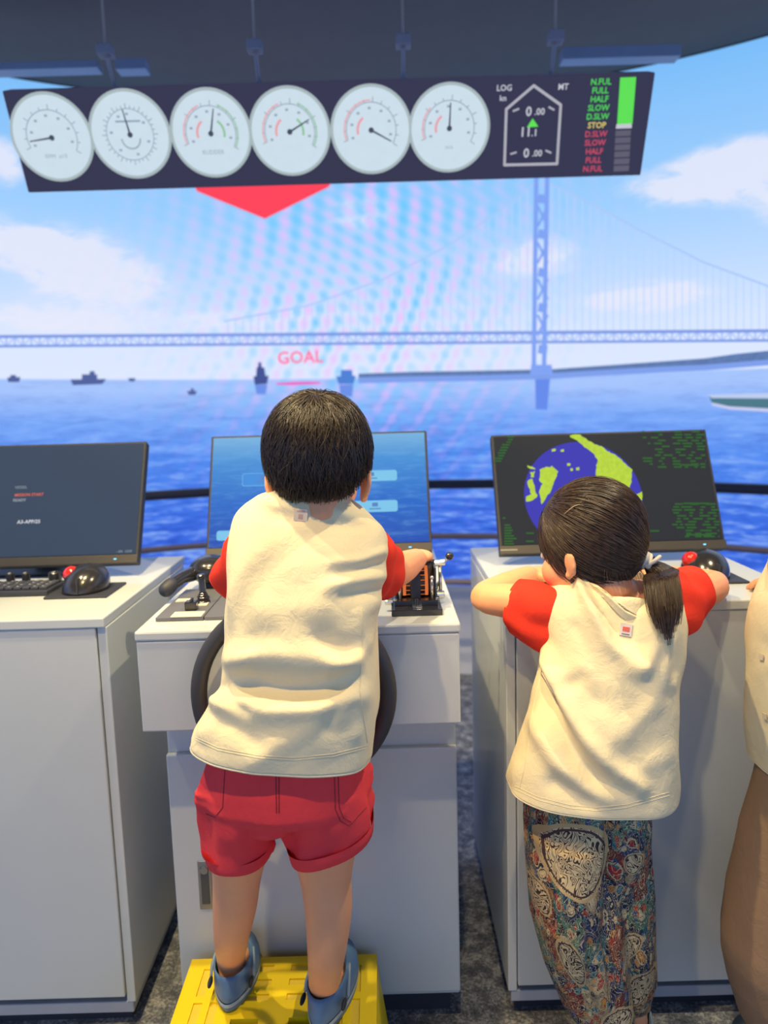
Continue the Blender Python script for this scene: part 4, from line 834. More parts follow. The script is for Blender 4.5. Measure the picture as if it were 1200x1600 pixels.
def shoe(P, heel, d, L, Wd, z0, m, m_sole, name='shoe', holes=True):
    d = norm((d[0], d[1], 0)); sd = np.array((d[1], -d[0], 0)); H = np.array((heel[0], heel[1], z0)); n = 48; th = np.linspace(0, 2*PI, n, endpoint=False)
    def outline(sc, z, sh=0.0, lw=1.0):
        out = []
        for t_ in th:
            y = -math.cos(t_); x = math.sin(t_); l = (y+1)/2; wd = Wd/2*(0.80+0.28*l-0.10*max(0, l-0.75)*4*max(0, l-0.75)); out.append(H+d*(L*(0.5+0.5*y*sc)+sh)+sd*(x*wd*sc*lw*(1-0.12*y*y))+np.array((0, 0, z)))
        return out
    def ring(cl, rl, rw, z): return [H+d*(cl-math.cos(t_)*rl)+sd*(math.sin(t_)*rw)+np.array((0, 0, z+0.5*0)) for t_ in th]
    sh = MB().loft([outline(1.0, 0.018), outline(1.04, 0.024), outline(1.03, 0.034), outline(0.97, 0.046, -0.001), ring(L*0.42, L*0.405, Wd*0.43, 0.058), [p_+np.array((0, 0, 0.016*max(0, np.dot(p_-H, d)/L-0.2))) for p_ in ring(L*0.36, L*0.325, Wd*0.39, 0.066)], [p_+np.array((0, 0, 0.016*max(0, np.dot(p_-H, d)/L-0.2))) for p_ in ring(L*0.36, L*0.31, Wd*0.365, 0.065)], ring(L*0.36, L*0.30, Wd*0.355, 0.03)], True, True).build(name, m, P, True)
    MB().loft([outline(0.96, 0.0), outline(1.0, 0.004), outline(1.02, 0.014), outline(1.0, 0.020)]).build('sole', m_sole, sh, True)
    MB().loft([outline(1.035, 0.0125), outline(1.05, 0.016), outline(1.035, 0.0195)], False, False).build('midsole_band', m_band, sh, True)
    m_hole = mat('vent_dark', (40, 44, 56), 0.7)
    for k in (-1, 1):
        for l in ((0.20,) if holes else ()):
            c = H+d*L*l+sd*k*Wd*0.445+np.array((0, 0, 0.036)); Rm = np.c_[d, sd, (0, 0, 1)]; MB().ell(c, (0.014, 0.004, 0.007), Rm).build('vent_hole', m_hole, sh, True)
        MB().tube([H+d*L*0.30+sd*k*Wd*0.47+np.array((0, 0, 0.036)), H+d*L*0.36+sd*k*Wd*0.46+np.array((0, 0, 0.052)), H+d*L*0.50+sd*k*Wd*0.40+np.array((0, 0, 0.066))], 0.0028, 8, 4, flat=0.6).build('strap', m_strap, sh, True)
    for i in range(4): 
        c = H+d*L*(0.62+0.06*i)+np.array((0, 0, 0.061-0.003*i)); MB().tube([c-sd*0.018, c+np.array((0, 0, 0.003)), c+sd*0.018], 0.0016, 6, 3).build('ridge', m_strap, sh, True)
    return sh
m_shoe = mat('shoe_blue', (84, 118, 156), 0.55, var=0.06, bump=0.1, bs=90); m_sole = mat('sole_blue_grey', (96, 120, 142), 0.6); m_band = mat('midsole_pale', (150, 172, 190), 0.5); m_strap = mat('strap_grey', (130, 146, 160), 0.6)

# ---- boy
boy = thing('person', 'child in cream T-shirt with red sleeves and red shorts standing on the yellow step', 'person', (-0.17, 1.20, ZS), 'children at the consoles')
top = at(493, 614, 1.225); hb = Head((top[0], 1.225, 0), rotm(0, 8), 1.0); hb.c[2] = top[2]-0.117
body = MB(); hb.geo(body); J = lambda x, y, Y: at(x, y, Y)
nb = J(490, 800, 1.215)
body.tube([hb.w((0, -0.022, -0.045)), hb.w((0, -0.024, -0.085)), nb], (0.040, 0.039, 0.043), 18, 3)
body.tube([J(488, 815, 1.21), J(482, 870, 1.205), J(470, 980, 1.185), J(455, 1090, 1.165), J(448, 1160, 1.16), J(446, 1200, 1.16)], (0.060, 0.072, 0.074, 0.074, 0.076, 0.066), 20, 4, flat=1.0)
body.tube([J(402, 835, 1.21), J(488, 815, 1.21), J(565, 852, 1.21)], (0.030, 0.040, 0.030), 14, 3)
Rs, Re_, Rw = J(572, 872, 1.215), J(616, 894, 1.315), J(650, 874, hy-0.06); Rh = np.array((xr_-0.042, hy, hz+0.012))
body.tube([Rs, (Rs+Re_)/2, Re_, (Re_*0.6+Rw*0.4), Rw], (0.036, 0.033, 0.0275, 0.0285, 0.0205), 16, 4)
fd = norm(Rh-Rw); hand(body, Rw+fd*0.002, fd*1.0+np.array((0.1, 0, 0.12)), (0.0, -0.1, 1), 0.95, (0.75, 1.0, 0.8), -1, 0.7)
Ls, Le, Lw_ = J(392, 842, 1.215), J(364, 912, 1.285), J(395, 935, 1.30)
body.tube([Ls, (Ls+Le)/2, Le, (Le+Lw_)/2+(0, 0.02, 0), Lw_+(0, 0.01, 0)], (0.036, 0.033, 0.0275, 0.027, 0.0205), 16, 4)
hand(body, Lw_+(0, 0.01, 0), (0.8, 0.3, 0.1), (0.0, -0.2, 1), 0.95, (0.7, 0.9, 0.7), 1, 0.6)
hL, hR = atz(356, 1584, ZS), atz(497, 1622, ZS); LA, RA = J(361, 1492, hL[1]+0.05), J(506, 1540, hR[1]+0.05)
body.tube([J(400, 1225, 1.165), J(378, 1300, 1.175), J(371, 1362, 1.19), J(367, 1415, 1.205), J(362, 1462, 1.225), LA, (LA[0], LA[1]+0.002, ZS+0.05)], (0.062, 0.054, 0.0415, 0.0375, 0.031, 0.027, 0.025), 18, 4)
body.tube([J(498, 1225, 1.165), J(505, 1310, 1.165), J(509, 1370, 1.165), J(513, 1425, 1.165), J(510, 1490, 1.172), RA, (RA[0], RA[1]+0.002, ZS+0.05)], (0.062, 0.056, 0.043, 0.039, 0.032, 0.027, 0.025), 18, 4)
for A_, d_ in ((LA, (0.02, 1)), (RA, (0.30, 1))):
    d3 = norm((*d_, 0)); b0 = np.array((A_[0], A_[1], ZS+0.042)); body.tube([b0-d3*0.006, b0+d3*0.04, b0+d3*0.075-(0, 0, 0.010)], (0.023, 0.027, 0.020), 14, 3, flat=0.8)
bo = remesh('body', body, m_skin, boy, 0.0032, 4); hb.face(boy)
line_b = ([0, 28, 45, 62, 78, 95, 112, 130, 180], [-0.056, -0.054, -0.046, -0.024, -0.008, -0.012, 0.006, 0.030, 0.036])
cap_b = hb.cap(boy, line_b, m_scalp); whorl_hair(hb, boy, line_b, (0.06, -0.42, 0.9), 7000, m_hair, sweep=0.95, swirl=1.4, lift=0.010, wid=0.0010)
# shoes
sL = shoe(boy, (hL[0], hL[1]), (0.02, 1), min(0.20, 1.402-hL[1]), 0.084, ZS, m_shoe, m_sole); sR = shoe(boy, (hR[0], hR[1]), (0.20, 1), 0.198, 0.084, ZS, m_shoe, m_sole)
# shorts
sh = MB(); rp = lambda yl, xl, yr, xr, Y, b_, p=2.4: ringpts(J(xl, yl, Y), J(xr, yr, Y), b_, 40, p)
sh.loft([rp(1130, 345, 1130, 560, 1.165, 0.095), rp(1200, 322, 1200, 573, 1.16, 0.105), rp(1232, 315, 1230, 579, 1.16, 0.108), rp(1248, 322, 1246, 578, 1.16, 0.100), rp(1254, 350, 1252, 560, 1.16, 0.08)])
sh.ell(J(436, 1250, 1.165), (0.05, 0.092, 0.045)); sh.loft([rp(1215, 320, 1218, 446, 1.16, 0.092), rp(1262, 316, 1264, 429, 1.165, 0.088), rp(1292, 318, 1294, 426, 1.17, 0.082), rp(1314, 324, 1314, 425, 1.172, 0.078), rp(1322, 327, 1320, 425, 1.173, 0.076)])
sh.loft([rp(1215, 428, 1212, 576, 1.16, 0.092), rp(1264, 440, 1246, 579, 1.16, 0.088), rp(1296, 448, 1266, 582, 1.16, 0.082), rp(1322, 455, 1280, 582, 1.16, 0.076), rp(1330, 457, 1286, 582, 1.16, 0.073)])
V = np.concatenate(sh.v); r_ = np.random.default_rng(5); dd = sum(0.0022*np.sin(V @ (r_.normal(size=3)*np.array((50, 50, 60)))+r_.random()*6) for _ in range(8)); sh.v = [V+np.c_[dd, dd*0.8, dd*0.2]]
so_ = remesh('shorts', sh, m_redt, boy, 0.0032, 4)
MB().loft([rp(1306, 320, 1307, 428, 1.172, 0.083), rp(1316, 323, 1316, 428, 1.173, 0.081), rp(1325, 326, 1324, 427, 1.173, 0.079), rp(1326, 330, 1325, 424, 1.173, 0.073)], False, False).build('hem_band', m_redt, so_, True); MB().loft([rp(1312, 449, 1272, 584, 1.16, 0.083), rp(1322, 452, 1280, 584, 1.16, 0.081), rp(1333, 455, 1290, 584, 1.16, 0.078), rp(1334, 459, 1291, 580, 1.16, 0.072)], False, False).build('hem_band', m_redt, so_, True); ts = bvh(so_); m_st = mat('stitch_dark_red', (150, 36, 48), 0.8)
for pts in ([(352, 1195), (348, 1262), (336, 1277), (322, 1272)], [(522, 1195), (524, 1265), (532, 1283), (546, 1290), (572, 1262)], [(528, 1197), (530, 1262), (537, 1278), (548, 1284)], [(431, 1200), (432, 1270)], [(436, 1200), (436, 1270)]): seam(ts, pts, 'stitching', m_st, so_)
# T-shirt
rg = lambda xl, yl, xr, yr, Y, b_, sag=0.0, lift=0.0: (J(xl, yl, Y), J(xr, yr, Y), b_, sag, lift)
folds_b = [([(365, 1030), (430, 1022), (500, 1036), (545, 1040)], 17, 0.011), ([(372, 1066), (430, 1078), (490, 1080), (528, 1068)], 15, -0.017), ([(345, 1100), (420, 1112), (500, 1106), (545, 1086)], 20, 0.010),
           ([(340, 1068), (372, 1050), (400, 1022)], 9, 0.006), ([(352, 1080), (372, 1104), (386, 1112)], 8, -0.009), ([(335, 1115), (370, 1140), (402, 1168)], 11, -0.006), ([(322, 1150), (345, 1110), (352, 1085)], 10, 0.006),
           ([(395, 1000), (405, 1030), (372, 1050)], 8, -0.004), ([(450, 985), (480, 1012), (520, 1030)], 8, 0.006), ([(505, 995), (535, 1014), (560, 1008)], 10, -0.009), ([(520, 1046), (548, 1030), (572, 1004)], 9, 0.008), ([(560, 1020), (566, 1080), (556, 1150)], 9, 0.005), ([(548, 1050), (528, 1090), (510, 1140)], 10, -0.005),
           ([(600, 862), (560, 876), (520, 880)], 7, 0.004), ([(600, 880), (560, 890), (530, 893)], 6, -0.005), ([(598, 902), (550, 908), (510, 918)], 8, 0.006), ([(596, 918), (560, 926), (530, 934)], 7, -0.006), ([(590, 940), (562, 955), (560, 1000)], 10, 0.005),
           ([(400, 770), (430, 790), (470, 800)], 8, 0.003), ([(530, 800), (555, 812), (590, 826)], 8, 0.003), ([(400, 1190), (460, 1150), (540, 1120)], 14, 0.004), ([(420, 960), (500, 950)], 26, 0.004)]
folds_b = [(a_, w_, k_*1.35) for a_, w_, k_ in folds_b]
shirt = garment('t_shirt', [rg(299, 1150, 581, 1176, 1.150, 0.108), rg(304, 1138, 585, 1160, 1.152, 0.109), rg(322, 1112, 589, 1122, 1.155, 0.107), rg(347, 1074, 592, 1080, 1.162, 0.103), rg(357, 1035, 592, 1040, 1.170, 0.103), rg(358, 980, 589, 985, 1.180, 0.102), rg(358, 920, 594, 925, 1.190, 0.098), rg(358, 872, 603, 880, 1.200, 0.092), rg(359, 838, 606, 852, 1.206, 0.084), rg(366, 806, 601, 833, 1.211, 0.073), rg(384, 787, 583, 815, 1.214, 0.062), rg(412, 771, 560, 791, 1.216, 0.058, -0.002), rg(434, 762, 547, 778, 1.218, 0.054, -0.002), rg(440, 760, 542, 776, 1.218, 0.051, -0.002), rg(444, 772, 538, 786, 1.218, 0.048, -0.002)], m_cream, boy, folds_b, seed=3)
tt = bvh(shirt)
MB().loft([ringpts(J(430, 767, 1.218), J(550, 783, 1.218), 0.0565, 64, 2.4, -0.002), ringpts(J(434, 760, 1.218), J(546, 776, 1.218), 0.0555, 64, 2.4, -0.002), ringpts(J(440, 758, 1.218), J(541, 774, 1.218), 0.051, 64, 2.4, -0.002), ringpts(J(443, 766, 1.218), J(538, 783, 1.218), 0.049, 64, 2.4, -0.002)], False, False).build('collar', m_rib, shirt, True)
for y_ in (0, 4): seam(tt, [(306, 1152+y_), (340, 1168+y_), (400, 1180+y_), (460, 1184+y_), (520, 1178+y_), (576, 1164+y_)], 'hem_stitch', m_rib, shirt, 0.0006)
seam(tt, [(566, 950), (566, 1010), (562, 1080), (574, 1160)], 'side_seam', m_rib, shirt, 0.0008)
pt = patch(tt, 470, 806, 0.021, 0.022, 'label_tag', mat('tag_linen', (232, 214, 192), 0.8), shirt, 0.0014, -6)
if pt:
    o_, c_, a_, b_, n_ = pt; m_tp = mat('tag_print', (206, 168, 150), 0.8)
    MB().obox(c_+n_*0.0009+b_*0.007, a_, b_, n_, (0.006, 0.0012, 0.0003)).build('tag_print', m_tp, o_); MB().obox(c_+n_*0.0009-b_*0.001, a_, b_, n_, (0.0035, 0.0035, 0.0003)).build('tag_print', m_tp, o_); MB().obox(c_+n_*0.0009-b_*0.0085, a_, b_, n_, (0.008, 0.0008, 0.0003)).build('tag_print', m_tp, o_)
def sleeve(P, pts, rad, flat, up, m, seedn=1, n=64, cuff=True):
    Q = catmull(np.c_[np.asarray(pts), np.asarray(rad)], 6); Pq, r_ = Q[:, :3], Q[:, 3]; T = np.gradient(Pq, axis=0); T /= np.linalg.norm(T, axis=1)[:, None]; u = np.asarray(up, float); R_ = []; th = np.linspace(0, 2*PI, n, endpoint=False); g = np.random.default_rng(seedn); ks = [(g.normal(size=3)*55, g.random()*6) for _ in range(8)]
    for p_, q_, t_ in zip(Pq, r_, T):
        sd = norm(np.cross(t_, u)); u2 = norm(np.cross(sd, t_)); ring = p_+np.outer(np.cos(th)*q_*flat, sd)+np.outer(np.sin(th)*q_, u2); d = sum(0.0018*np.sin(ring @ k+a_) for k, a_ in ks); ring = ring+(ring-p_)/q_*d[:, None]; R_.append(ring)
    R_[-4] = R_[-4]+(Pq[-4]-R_[-4])*0.03
    mb = MB(); mb.loft(R_, False, False); o = mb.build('sleeve', m, P, True); so = o.modifiers.new('thickness', 'SOLIDIFY'); so.thickness = 0.0025; so.offset = 0; return o
s1 = J(578, 878, 1.215); s2 = J(604, 893, 1.262); sleeve(shirt, [s1-(0.03, 0.012, -0.006), s1, (s1+s2)/2+(0.002, 0, 0.002), s2, s2+(s2-s1)*0.12], (0.050, 0.053, 0.052, 0.048, 0.047), 0.72, (0, -0.1, 1), m_redc, 2)
s1 = J(388, 872, 1.215); s2 = J(358, 912, 1.25); sleeve(shirt, [s1+(0.03, -0.012, 0.008), s1, (s1+s2)/2, s2, s2+(s2-s1)*0.12], (0.044, 0.045, 0.040, 0.034, 0.033), 0.78, (0, -0.3, 1), m_redc, 4)

# ---- girl
girl = thing('person', 'child with ponytail, cream T-shirt and colourful paisley trousers leaning on the right console', 'person', (0.42, 1.30, 0), 'children at the consoles')
hg = Head((0, 0, 0), rotm(43, 14, 4), 0.985, 0.78); hc = at(922, 838, 1.30); hg.c = hc-(CR*0.985) @ hg.R.T*0.55
body = MB(); hg.geo(body); ng = J(962, 935, 1.285)
body.tube([hg.w((0, -0.022, -0.045)), hg.w((0, -0.026, -0.08)), ng], (0.039, 0.037, 0.042), 18, 3)
body.tube([J(960, 955, 1.285), J(957, 1020, 1.275), J(945, 1120, 1.262), J(930, 1210, 1.255), J(920, 1265, 1.26)], (0.058, 0.074, 0.074, 0.072, 0.070), 20, 4)
body.tube([J(868, 948, 1.29), J(960, 940, 1.29), J(1048, 938, 1.29)], (0.032, 0.040, 0.032), 14, 3)
GLe, GLw = J(757, 944, 1.385), J(826, 900, 1.50); GLs = J(862, 952, 1.29); GLe[2] = max(GLe[2], ZT+0.026); GLw[2] = max(GLw[2], ZT+0.03)
body.tube([GLs, (GLs+GLe)/2+(0, 0, 0.002), GLe, (GLe+GLw)/2, GLw], (0.036, 0.033, 0.027, 0.0275, 0.021), 16, 4); fd = norm(GLw-GLe); hand(body, GLw, fd*0.9+np.array((0.3, 0, -0.05)), (0, -0.1, 1), 0.98, (0.9, 1.2, 0.9), 1, 0.9)
GRe, GRw = J(1116, 917, 1.425), J(1000, 900, 1.49); GRs = J(1052, 945, 1.29); GRe[2] = max(GRe[2], ZT+0.027); GRw[2] = max(GRw[2], ZT+0.026)
body.tube([GRs, (GRs+GRe)/2, GRe, (GRe+GRw)/2, GRw], (0.036, 0.033, 0.0275, 0.0275, 0.021), 16, 4); hand(body, GRw, (-1, 0.12, 0.0), (0, 0.0, 1), 0.98, (0.25, 0.35, 0.3), -1, 0.3)
GLA = np.array((at(950, 1600, 1.265)[0], 1.265, 0.075)); GRA = np.array((at(990, 1570, 1.335)[0], 1.335, 0.075))
body.tube([J(880, 1265, 1.26), J(880, 1400, 1.262), GLA+(-0.015, 0.0, 0.12), GLA, GLA-(0, 0, 0.03)], (0.055, 0.045, 0.036, 0.027, 0.03), 16, 4); body.tube([J(950, 1265, 1.262), J(962, 1400, 1.29), GRA+(-0.015, -0.01, 0.12), GRA, GRA-(0, 0, 0.03)], (0.055, 0.040, 0.030, 0.026, 0.03), 16, 4)
for A_, d_ in ((GLA, (0.05, 1)), (GRA, (0.30, 0.9))): d3 = norm((*d_, 0)); body.tube([A_-d3*0.008-(0, 0, 0.045), A_+d3*0.04-(0, 0, 0.045), A_+d3*0.075-(0, 0, 0.052)], (0.025, 0.027, 0.02), 14, 3, flat=0.8)
remesh('body', body, m_skin, girl, 0.0032, 4); hg.face(girl)
line_g = ([0, 25, 45, 60, 75, 90, 105, 122, 140, 180], [-0.066, -0.060, -0.046, -0.026, -0.006, 0.0, 0.006, 0.026, 0.040, 0.044])
Rt = hg.R.T; wt = np.array(at(1000, 872, 1.275)); td = norm(Rt @ (wt-hg.w(CR)))
hg.cap(girl, line_g, m_scalp); pulled_hair(hg, girl, line_g, td, 6500, m_hair2)
tp = hg.w(CR+td*(hg.hr(td)+0.004)); tdw = hg.R @ td
# hair tie and ponytail
m_tie = mat('tie_cream', (236, 224, 204), 0.6); tie = MB()
ax = norm(tdw+np.array((0.2, -0.2, 0.1))); tie.torus(tp+ax*0.004, ax, 0.011, 0.0052, 28, 10); tie.torus(tp+ax*0.011, norm(ax+np.array((0.1, 0, 0.25))), 0.011, 0.0050, 28, 10); tie.build('hair_tie', m_tie, girl, True)
MB().tube([tp+ax*0.006+(-0.004, -0.012, -0.006), tp+ax*0.009+(0.004, -0.016, 0.004), tp+ax*0.012+(0.012, -0.012, 0.012)], 0.0034, 8, 4).build('tie_knot', m_tie, girl, True)
tip = J(1046, 1008, 1.165); paths = []; nr = []
cl = catmull(np.array([tp-ax*0.012, tp+ax*0.010, tp+ax*0.028+(0.002, -0.004, -0.008), J(1032, 902, 1.222), J(1040, 950, 1.186), tip]), 6)
for _ in range(2400):
    a_ = rng.random()*2*PI; q_ = math.sqrt(rng.random()); K_ = len(cl); s_ = np.linspace(0, 1, K_); wdt = np.interp(s_, [0, 0.16, 0.26, 0.5, 0.8, 1], [0.011, 0.008, 0.016, 0.028, 0.027, 0.010])*q_
    L_ = 0.62+0.38*rng.random()**0.7*(1.12-0.35*q_); off = np.outer(np.cos(a_)*wdt, (1, 0, 0.2))+np.outer(np.sin(a_)*wdt*0.75, (0, 1, 0)); path = cl+off+np.outer(0.004*np.sin(s_*5+rng.random()*6)*s_, (1, 0.4, 0)); c_ = max(8, int(K_*min(1, L_)))
    paths.append(resample(path, c_, 14)); nr.append(np.tile(norm(np.array((math.cos(a_), math.sin(a_)-0.6, 0.1))), (14, 1)))
strands_mesh(np.array(paths), np.array(nr), 0.0008, 'ponytail', m_hair2, girl)
paths = []; nr = []
for _ in range(90):
    ph = math.radians(rng.uniform(-50, 40)); p0 = CR+np.array((math.sin(ph)*0.062, -math.cos(ph)*0.07, -0.07+0.02*rng.random())); p1 = p0+np.array((rng.normal(0, 0.008), -0.004, -0.018-0.02*rng.random())); q_ = np.linspace(0, 1, 6)[:, None]; paths.append(hg.w(p0*(1-q_)+p1*q_)); nr.append(np.tile(hg.R @ norm((math.sin(ph), -math.cos(ph), 0)), (6, 1)))
strands_mesh(np.array(paths), np.array(nr), 0.0005, 'nape_wisps', m_hair2, girl)
# parting: a pale line of scalp between the combed sections
q0, q1, q2 = [norm(Rt @ (np.array(at(x, y, 1.235))-hg.w(CR))) for x, y in ((868, 796), (890, 786), (904, 784))]
MB().tube([hg.w(CR+q_*(hg.hr(q_)+0.0030)) for q_ in (q0, q1, q2)], (0.0004, 0.0008, 0.0004), 8, 5).build('parting', mat('parting_scalp', (176, 150, 124), 0.7), girl, True)
# trousers
def paisley():
    m, t, b = base('paisley_cotton'); v = t.obj(); wn = t.noise(v, 11, 3); vm = t.new('ShaderNodeMix', data_type='VECTOR'); vm.inputs[0].default_value = 0.06; t.l.new(v, vm.inputs[4]); t.l.new(wn.outputs['Color'], vm.inputs[5])
    mp = t.new('ShaderNodeMapping'); mp.inputs['Scale'].default_value = (1, 1, 0.6); mp.inputs['Rotation'].default_value = (0.2, 0.4, 0.4); t.l.new(vm.outputs[1], mp.inputs[0]); vv = mp.outputs[0]
    def vor(sc, feat='F1'):
        n = t.new('ShaderNodeTexVoronoi', feature=feat); n.inputs['Scale'].default_value = sc; t.l.new(vv, n.inputs['Vector']); return n
    def rgb(n): s_ = t.new('ShaderNodeSeparateColor'); t.l.new(n.outputs['Color'], s_.inputs[0]); return s_.outputs
    def scroll(sc, k, lo, hi):          # curling line work
        sw = t.noise(vv, sc, 1, 0.3, 1.6); f = t.math('ABSOLUTE', t.math('SUBTRACT', t.math('FRACT', t.math('MULTIPLY', sw.outputs[0], k)), 0.5)); return t.smooth(f, lo, hi)
    a = vor(34); ca = rgb(a)
    col = t.ramp(ca[0], [(0.0, lin(44, 62, 84)), (0.18, lin(58, 104, 108)), (0.34, lin(128, 62, 52)), (0.48, lin(150, 104, 66)), (0.60, lin(62, 70, 100)), (0.72, lin(88, 124, 100)), (0.86, lin(168, 142, 108))], 'CONSTANT')
    sub = vor(88); cs = rgb(sub); col2 = t.ramp(cs[0], [(0, lin(40, 44, 62)), (0.22, lin(176, 74, 62)), (0.4, lin(206, 184, 142)), (0.58, lin(60, 122, 126)), (0.74, lin(192, 128, 70)), (0.88, lin(66, 84, 122))], 'CONSTANT')
    col = t.mix(t.math('LESS_THAN', sub.outputs['Distance'], 0.42), col, col2)
    core = t.math('LESS_THAN', a.outputs['Distance'], 0.20); col = t.mix(core, col, t.ramp(ca[1], [(0, lin(186, 58, 54)), (0.35, lin(66, 132, 152)), (0.6, lin(214, 140, 62)), (0.8, lin(222, 196, 150))], 'CONSTANT'))
    ringm = t.math('LESS_THAN', t.math('ABSOLUTE', t.math('SUBTRACT', a.outputs['Distance'], 0.27)), 0.035); col = t.mix(ringm, col, lin(204, 178, 130))
    col = t.mix(scroll(70, 7, 0.36, 0.42), col, lin(206, 182, 136))
    col = t.mix(scroll(95, 6, 0.40, 0.45), col, lin(38, 36, 50))
    spz = t.new('ShaderNodeSeparateXYZ'); t.l.new(v, spz.inputs[0]); L0 = np.array((0.42, 1.30, 0.0)); scr = t.mix(scroll(48, 8, 0.14, 0.22), lin(66, 54, 54), lin(214, 190, 146))
    for (px, py, Y, rx_, rz_, tilt) in ((902, 1345, 1.17, 0.066, 0.060, 0.25), (1000, 1535, 1.26, 0.038, 0.042, -0.3), (893, 1500, 1.18, 0.020, 0.050, 0.35), (965, 1600, 1.20, 0.035, 0.035, 0), (985, 1340, 1.21, 0.022, 0.020, 0), (838, 1390, 1.22, 0.020, 0.03, 0.3), (975, 1470, 1.24, 0.02, 0.035, -0.4)):
        c = at(px, py, Y)-L0; dx = t.math('SUBTRACT', spz.outputs[0], float(c[0])); dz = t.math('SUBTRACT', spz.outputs[2], float(c[2])); ct, st = math.cos(tilt), math.sin(tilt)
        ex = t.math('DIVIDE', t.math('ADD', t.math('MULTIPLY', dx, ct), t.math('MULTIPLY', dz, st)), rx_); ez = t.math('DIVIDE', t.math('SUBTRACT', t.math('MULTIPLY', dz, ct), t.math('MULTIPLY', dx, st)), rz_)
        ex = t.math('MULTIPLY', ex, t.math('SUBTRACT', 1.25, t.math('MULTIPLY', ez, 0.35)))        # pear shape, point downwards
        r_ = t.math('SQRT', t.math('ADD', t.math('MULTIPLY', ex, ex), t.math('MULTIPLY', ez, ez))); fr = t.math('MULTIPLY', t.math('LESS_THAN', spz.outputs[1], 0.0), 1.0)
        col = t.mix(t.math('MULTIPLY', t.math('LESS_THAN', r_, 1.0), fr), col, scr)
        col = t.mix(t.math('MULTIPLY', t.math('LESS_THAN', t.math('ABSOLUTE', t.math('SUBTRACT', r_, 1.02)), 0.05), fr), col, lin(196, 166, 118))
        col = t.mix(t.math('MULTIPLY', t.math('LESS_THAN', t.math('ABSOLUTE', t.math('SUBTRACT', r_, 0.90)), 0.03), fr), col, lin(84, 62, 60))
    t.put(b.inputs['Base Color'], col); b.inputs['Roughness'].default_value = 0.85; b.inputs['Specular IOR Level'].default_value = 0.2; return m
pa = MB(); rq = lambda yl, xl, yr, xr, Y, b_, p=2.2: ringpts(J(xl, yl, Y), J(xr, yr, Y), b_, 48, p)
pa.loft([rq(1215, 835, 1215, 1005, 1.262, 0.09), rq(1270, 823, 1270, 1008, 1.262, 0.10), rq(1330, 826, 1330, 1006, 1.265, 0.095), rq(1370, 835, 1370, 1005, 1.268, 0.085)])
pa.loft([rq(1290, 822, 1300, 958, 1.245, 0.085), rq(1360, 826, 1365, 966, 1.242, 0.085), rq(1430, 833, 1435, 970, 1.242, 0.08), rq(1500, 850, 1500, 975, 1.248, 0.075), rq(1555, 872, 1550, 982, 1.255, 0.068), rq(1600, 905, 1595, 985, 1.262, 0.055), rq(1640, 925, 1635, 985, 1.265, 0.042), rq(1660, 930, 1655, 980, 1.266, 0.036)])
pa.loft([rq(1290, 900, 1290, 1005, 1.275, 0.085), rq(1380, 905, 1380, 1013, 1.29, 0.085), rq(1460, 915, 1455, 1021, 1.315, 0.085), rq(1520, 930, 1512, 1023, 1.335, 0.08), rq(1552, 945, 1545, 1018, 1.355, 0.066), rq(1568, 962, 1562, 1012, 1.372, 0.045), rq(1576, 970, 1572, 1008, 1.378, 0.036)])
V = np.concatenate(pa.v); Q = project(V); ctr = V.mean(0)
g = np.random.default_rng(11); dd = sum(0.0030*np.sin(V @ (g.normal(size=3)*np.array((60, 40, 14)))+g.random()*6) for _ in range(6))
for pts, w_, a_ in (([(958, 1290), (956, 1400), (950, 1480), (962, 1560)], 7, -0.014), ([(848, 1290), (868, 1380), (905, 1480), (940, 1570)], 9, 0.012), ([(865, 1330), (890, 1420), (925, 1500)], 8, -0.010), ([(940, 1290), (945, 1400)], 8, 0.008), ([(985, 1300), (990, 1400), (965, 1420)], 8, -0.008), ([(1000, 1420), (975, 1480)], 8, 0.007)): dd = dd+a_*np.exp(-(segdist(Q, pts)/w_)**2)
pa.v = [V+np.c_[dd*0.2, -dd, dd*0.05]]
pants = remesh('trousers', pa, paisley(), girl, 0.004, 2)
m_sg = mat('shoe_grey_green', (96, 110, 116), 0.6)
shoe(girl, (GLA[0], GLA[1]-0.05), (0.05, 1), 0.185, 0.075, 0.0, m_sg, m_sole, holes=False); shoe(girl, (GRA[0]-0.014, GRA[1]-0.046), (0.30, 0.9), 0.145, 0.075, 0.0, m_sg, m_sole, holes=False)
# T-shirt
folds_g = [([(848, 1015), (872, 1080), (900, 1140), (935, 1185), (975, 1215), (1000, 1232)], 9, 0.017), ([(842, 1050), (870, 1120), (900, 1180), (935, 1220), (972, 1236)], 11, -0.015), ([(830, 1120), (870, 1190), (915, 1232), (960, 1245)], 11, 0.010), ([(862, 1222), (900, 1240), (920, 1255)], 9, -0.008),
           ([(908, 915), (930, 960), (955, 1005), (1000, 1046)], 9, 0.012), ([(925, 920), (950, 975), (975, 1010)], 8, -0.008), ([(1010, 960), (1022, 1010), (1000, 1050)], 9, 0.010), ([(1030, 1040), (1020, 1100), (960, 1160)], 12, 0.005), ([(1045, 1000), (1036, 1060), (1050, 1070)], 8, 0.006), ([(880, 1075), (910, 1060), (930, 1100)], 9, -0.006), ([(900, 980), (935, 1040), (945, 1110)], 10, -0.004),
           ([(815, 1180), (845, 1110), (850, 1060)], 10, -0.007), ([(803, 1215), (830, 1150), (842, 1100)], 9, 0.006), ([(1040, 1180), (1000, 1200), (960, 1230)], 12, 0.004)]
folds_g = [(a_, w_, k_*1.55) for a_, w_, k_ in folds_g]
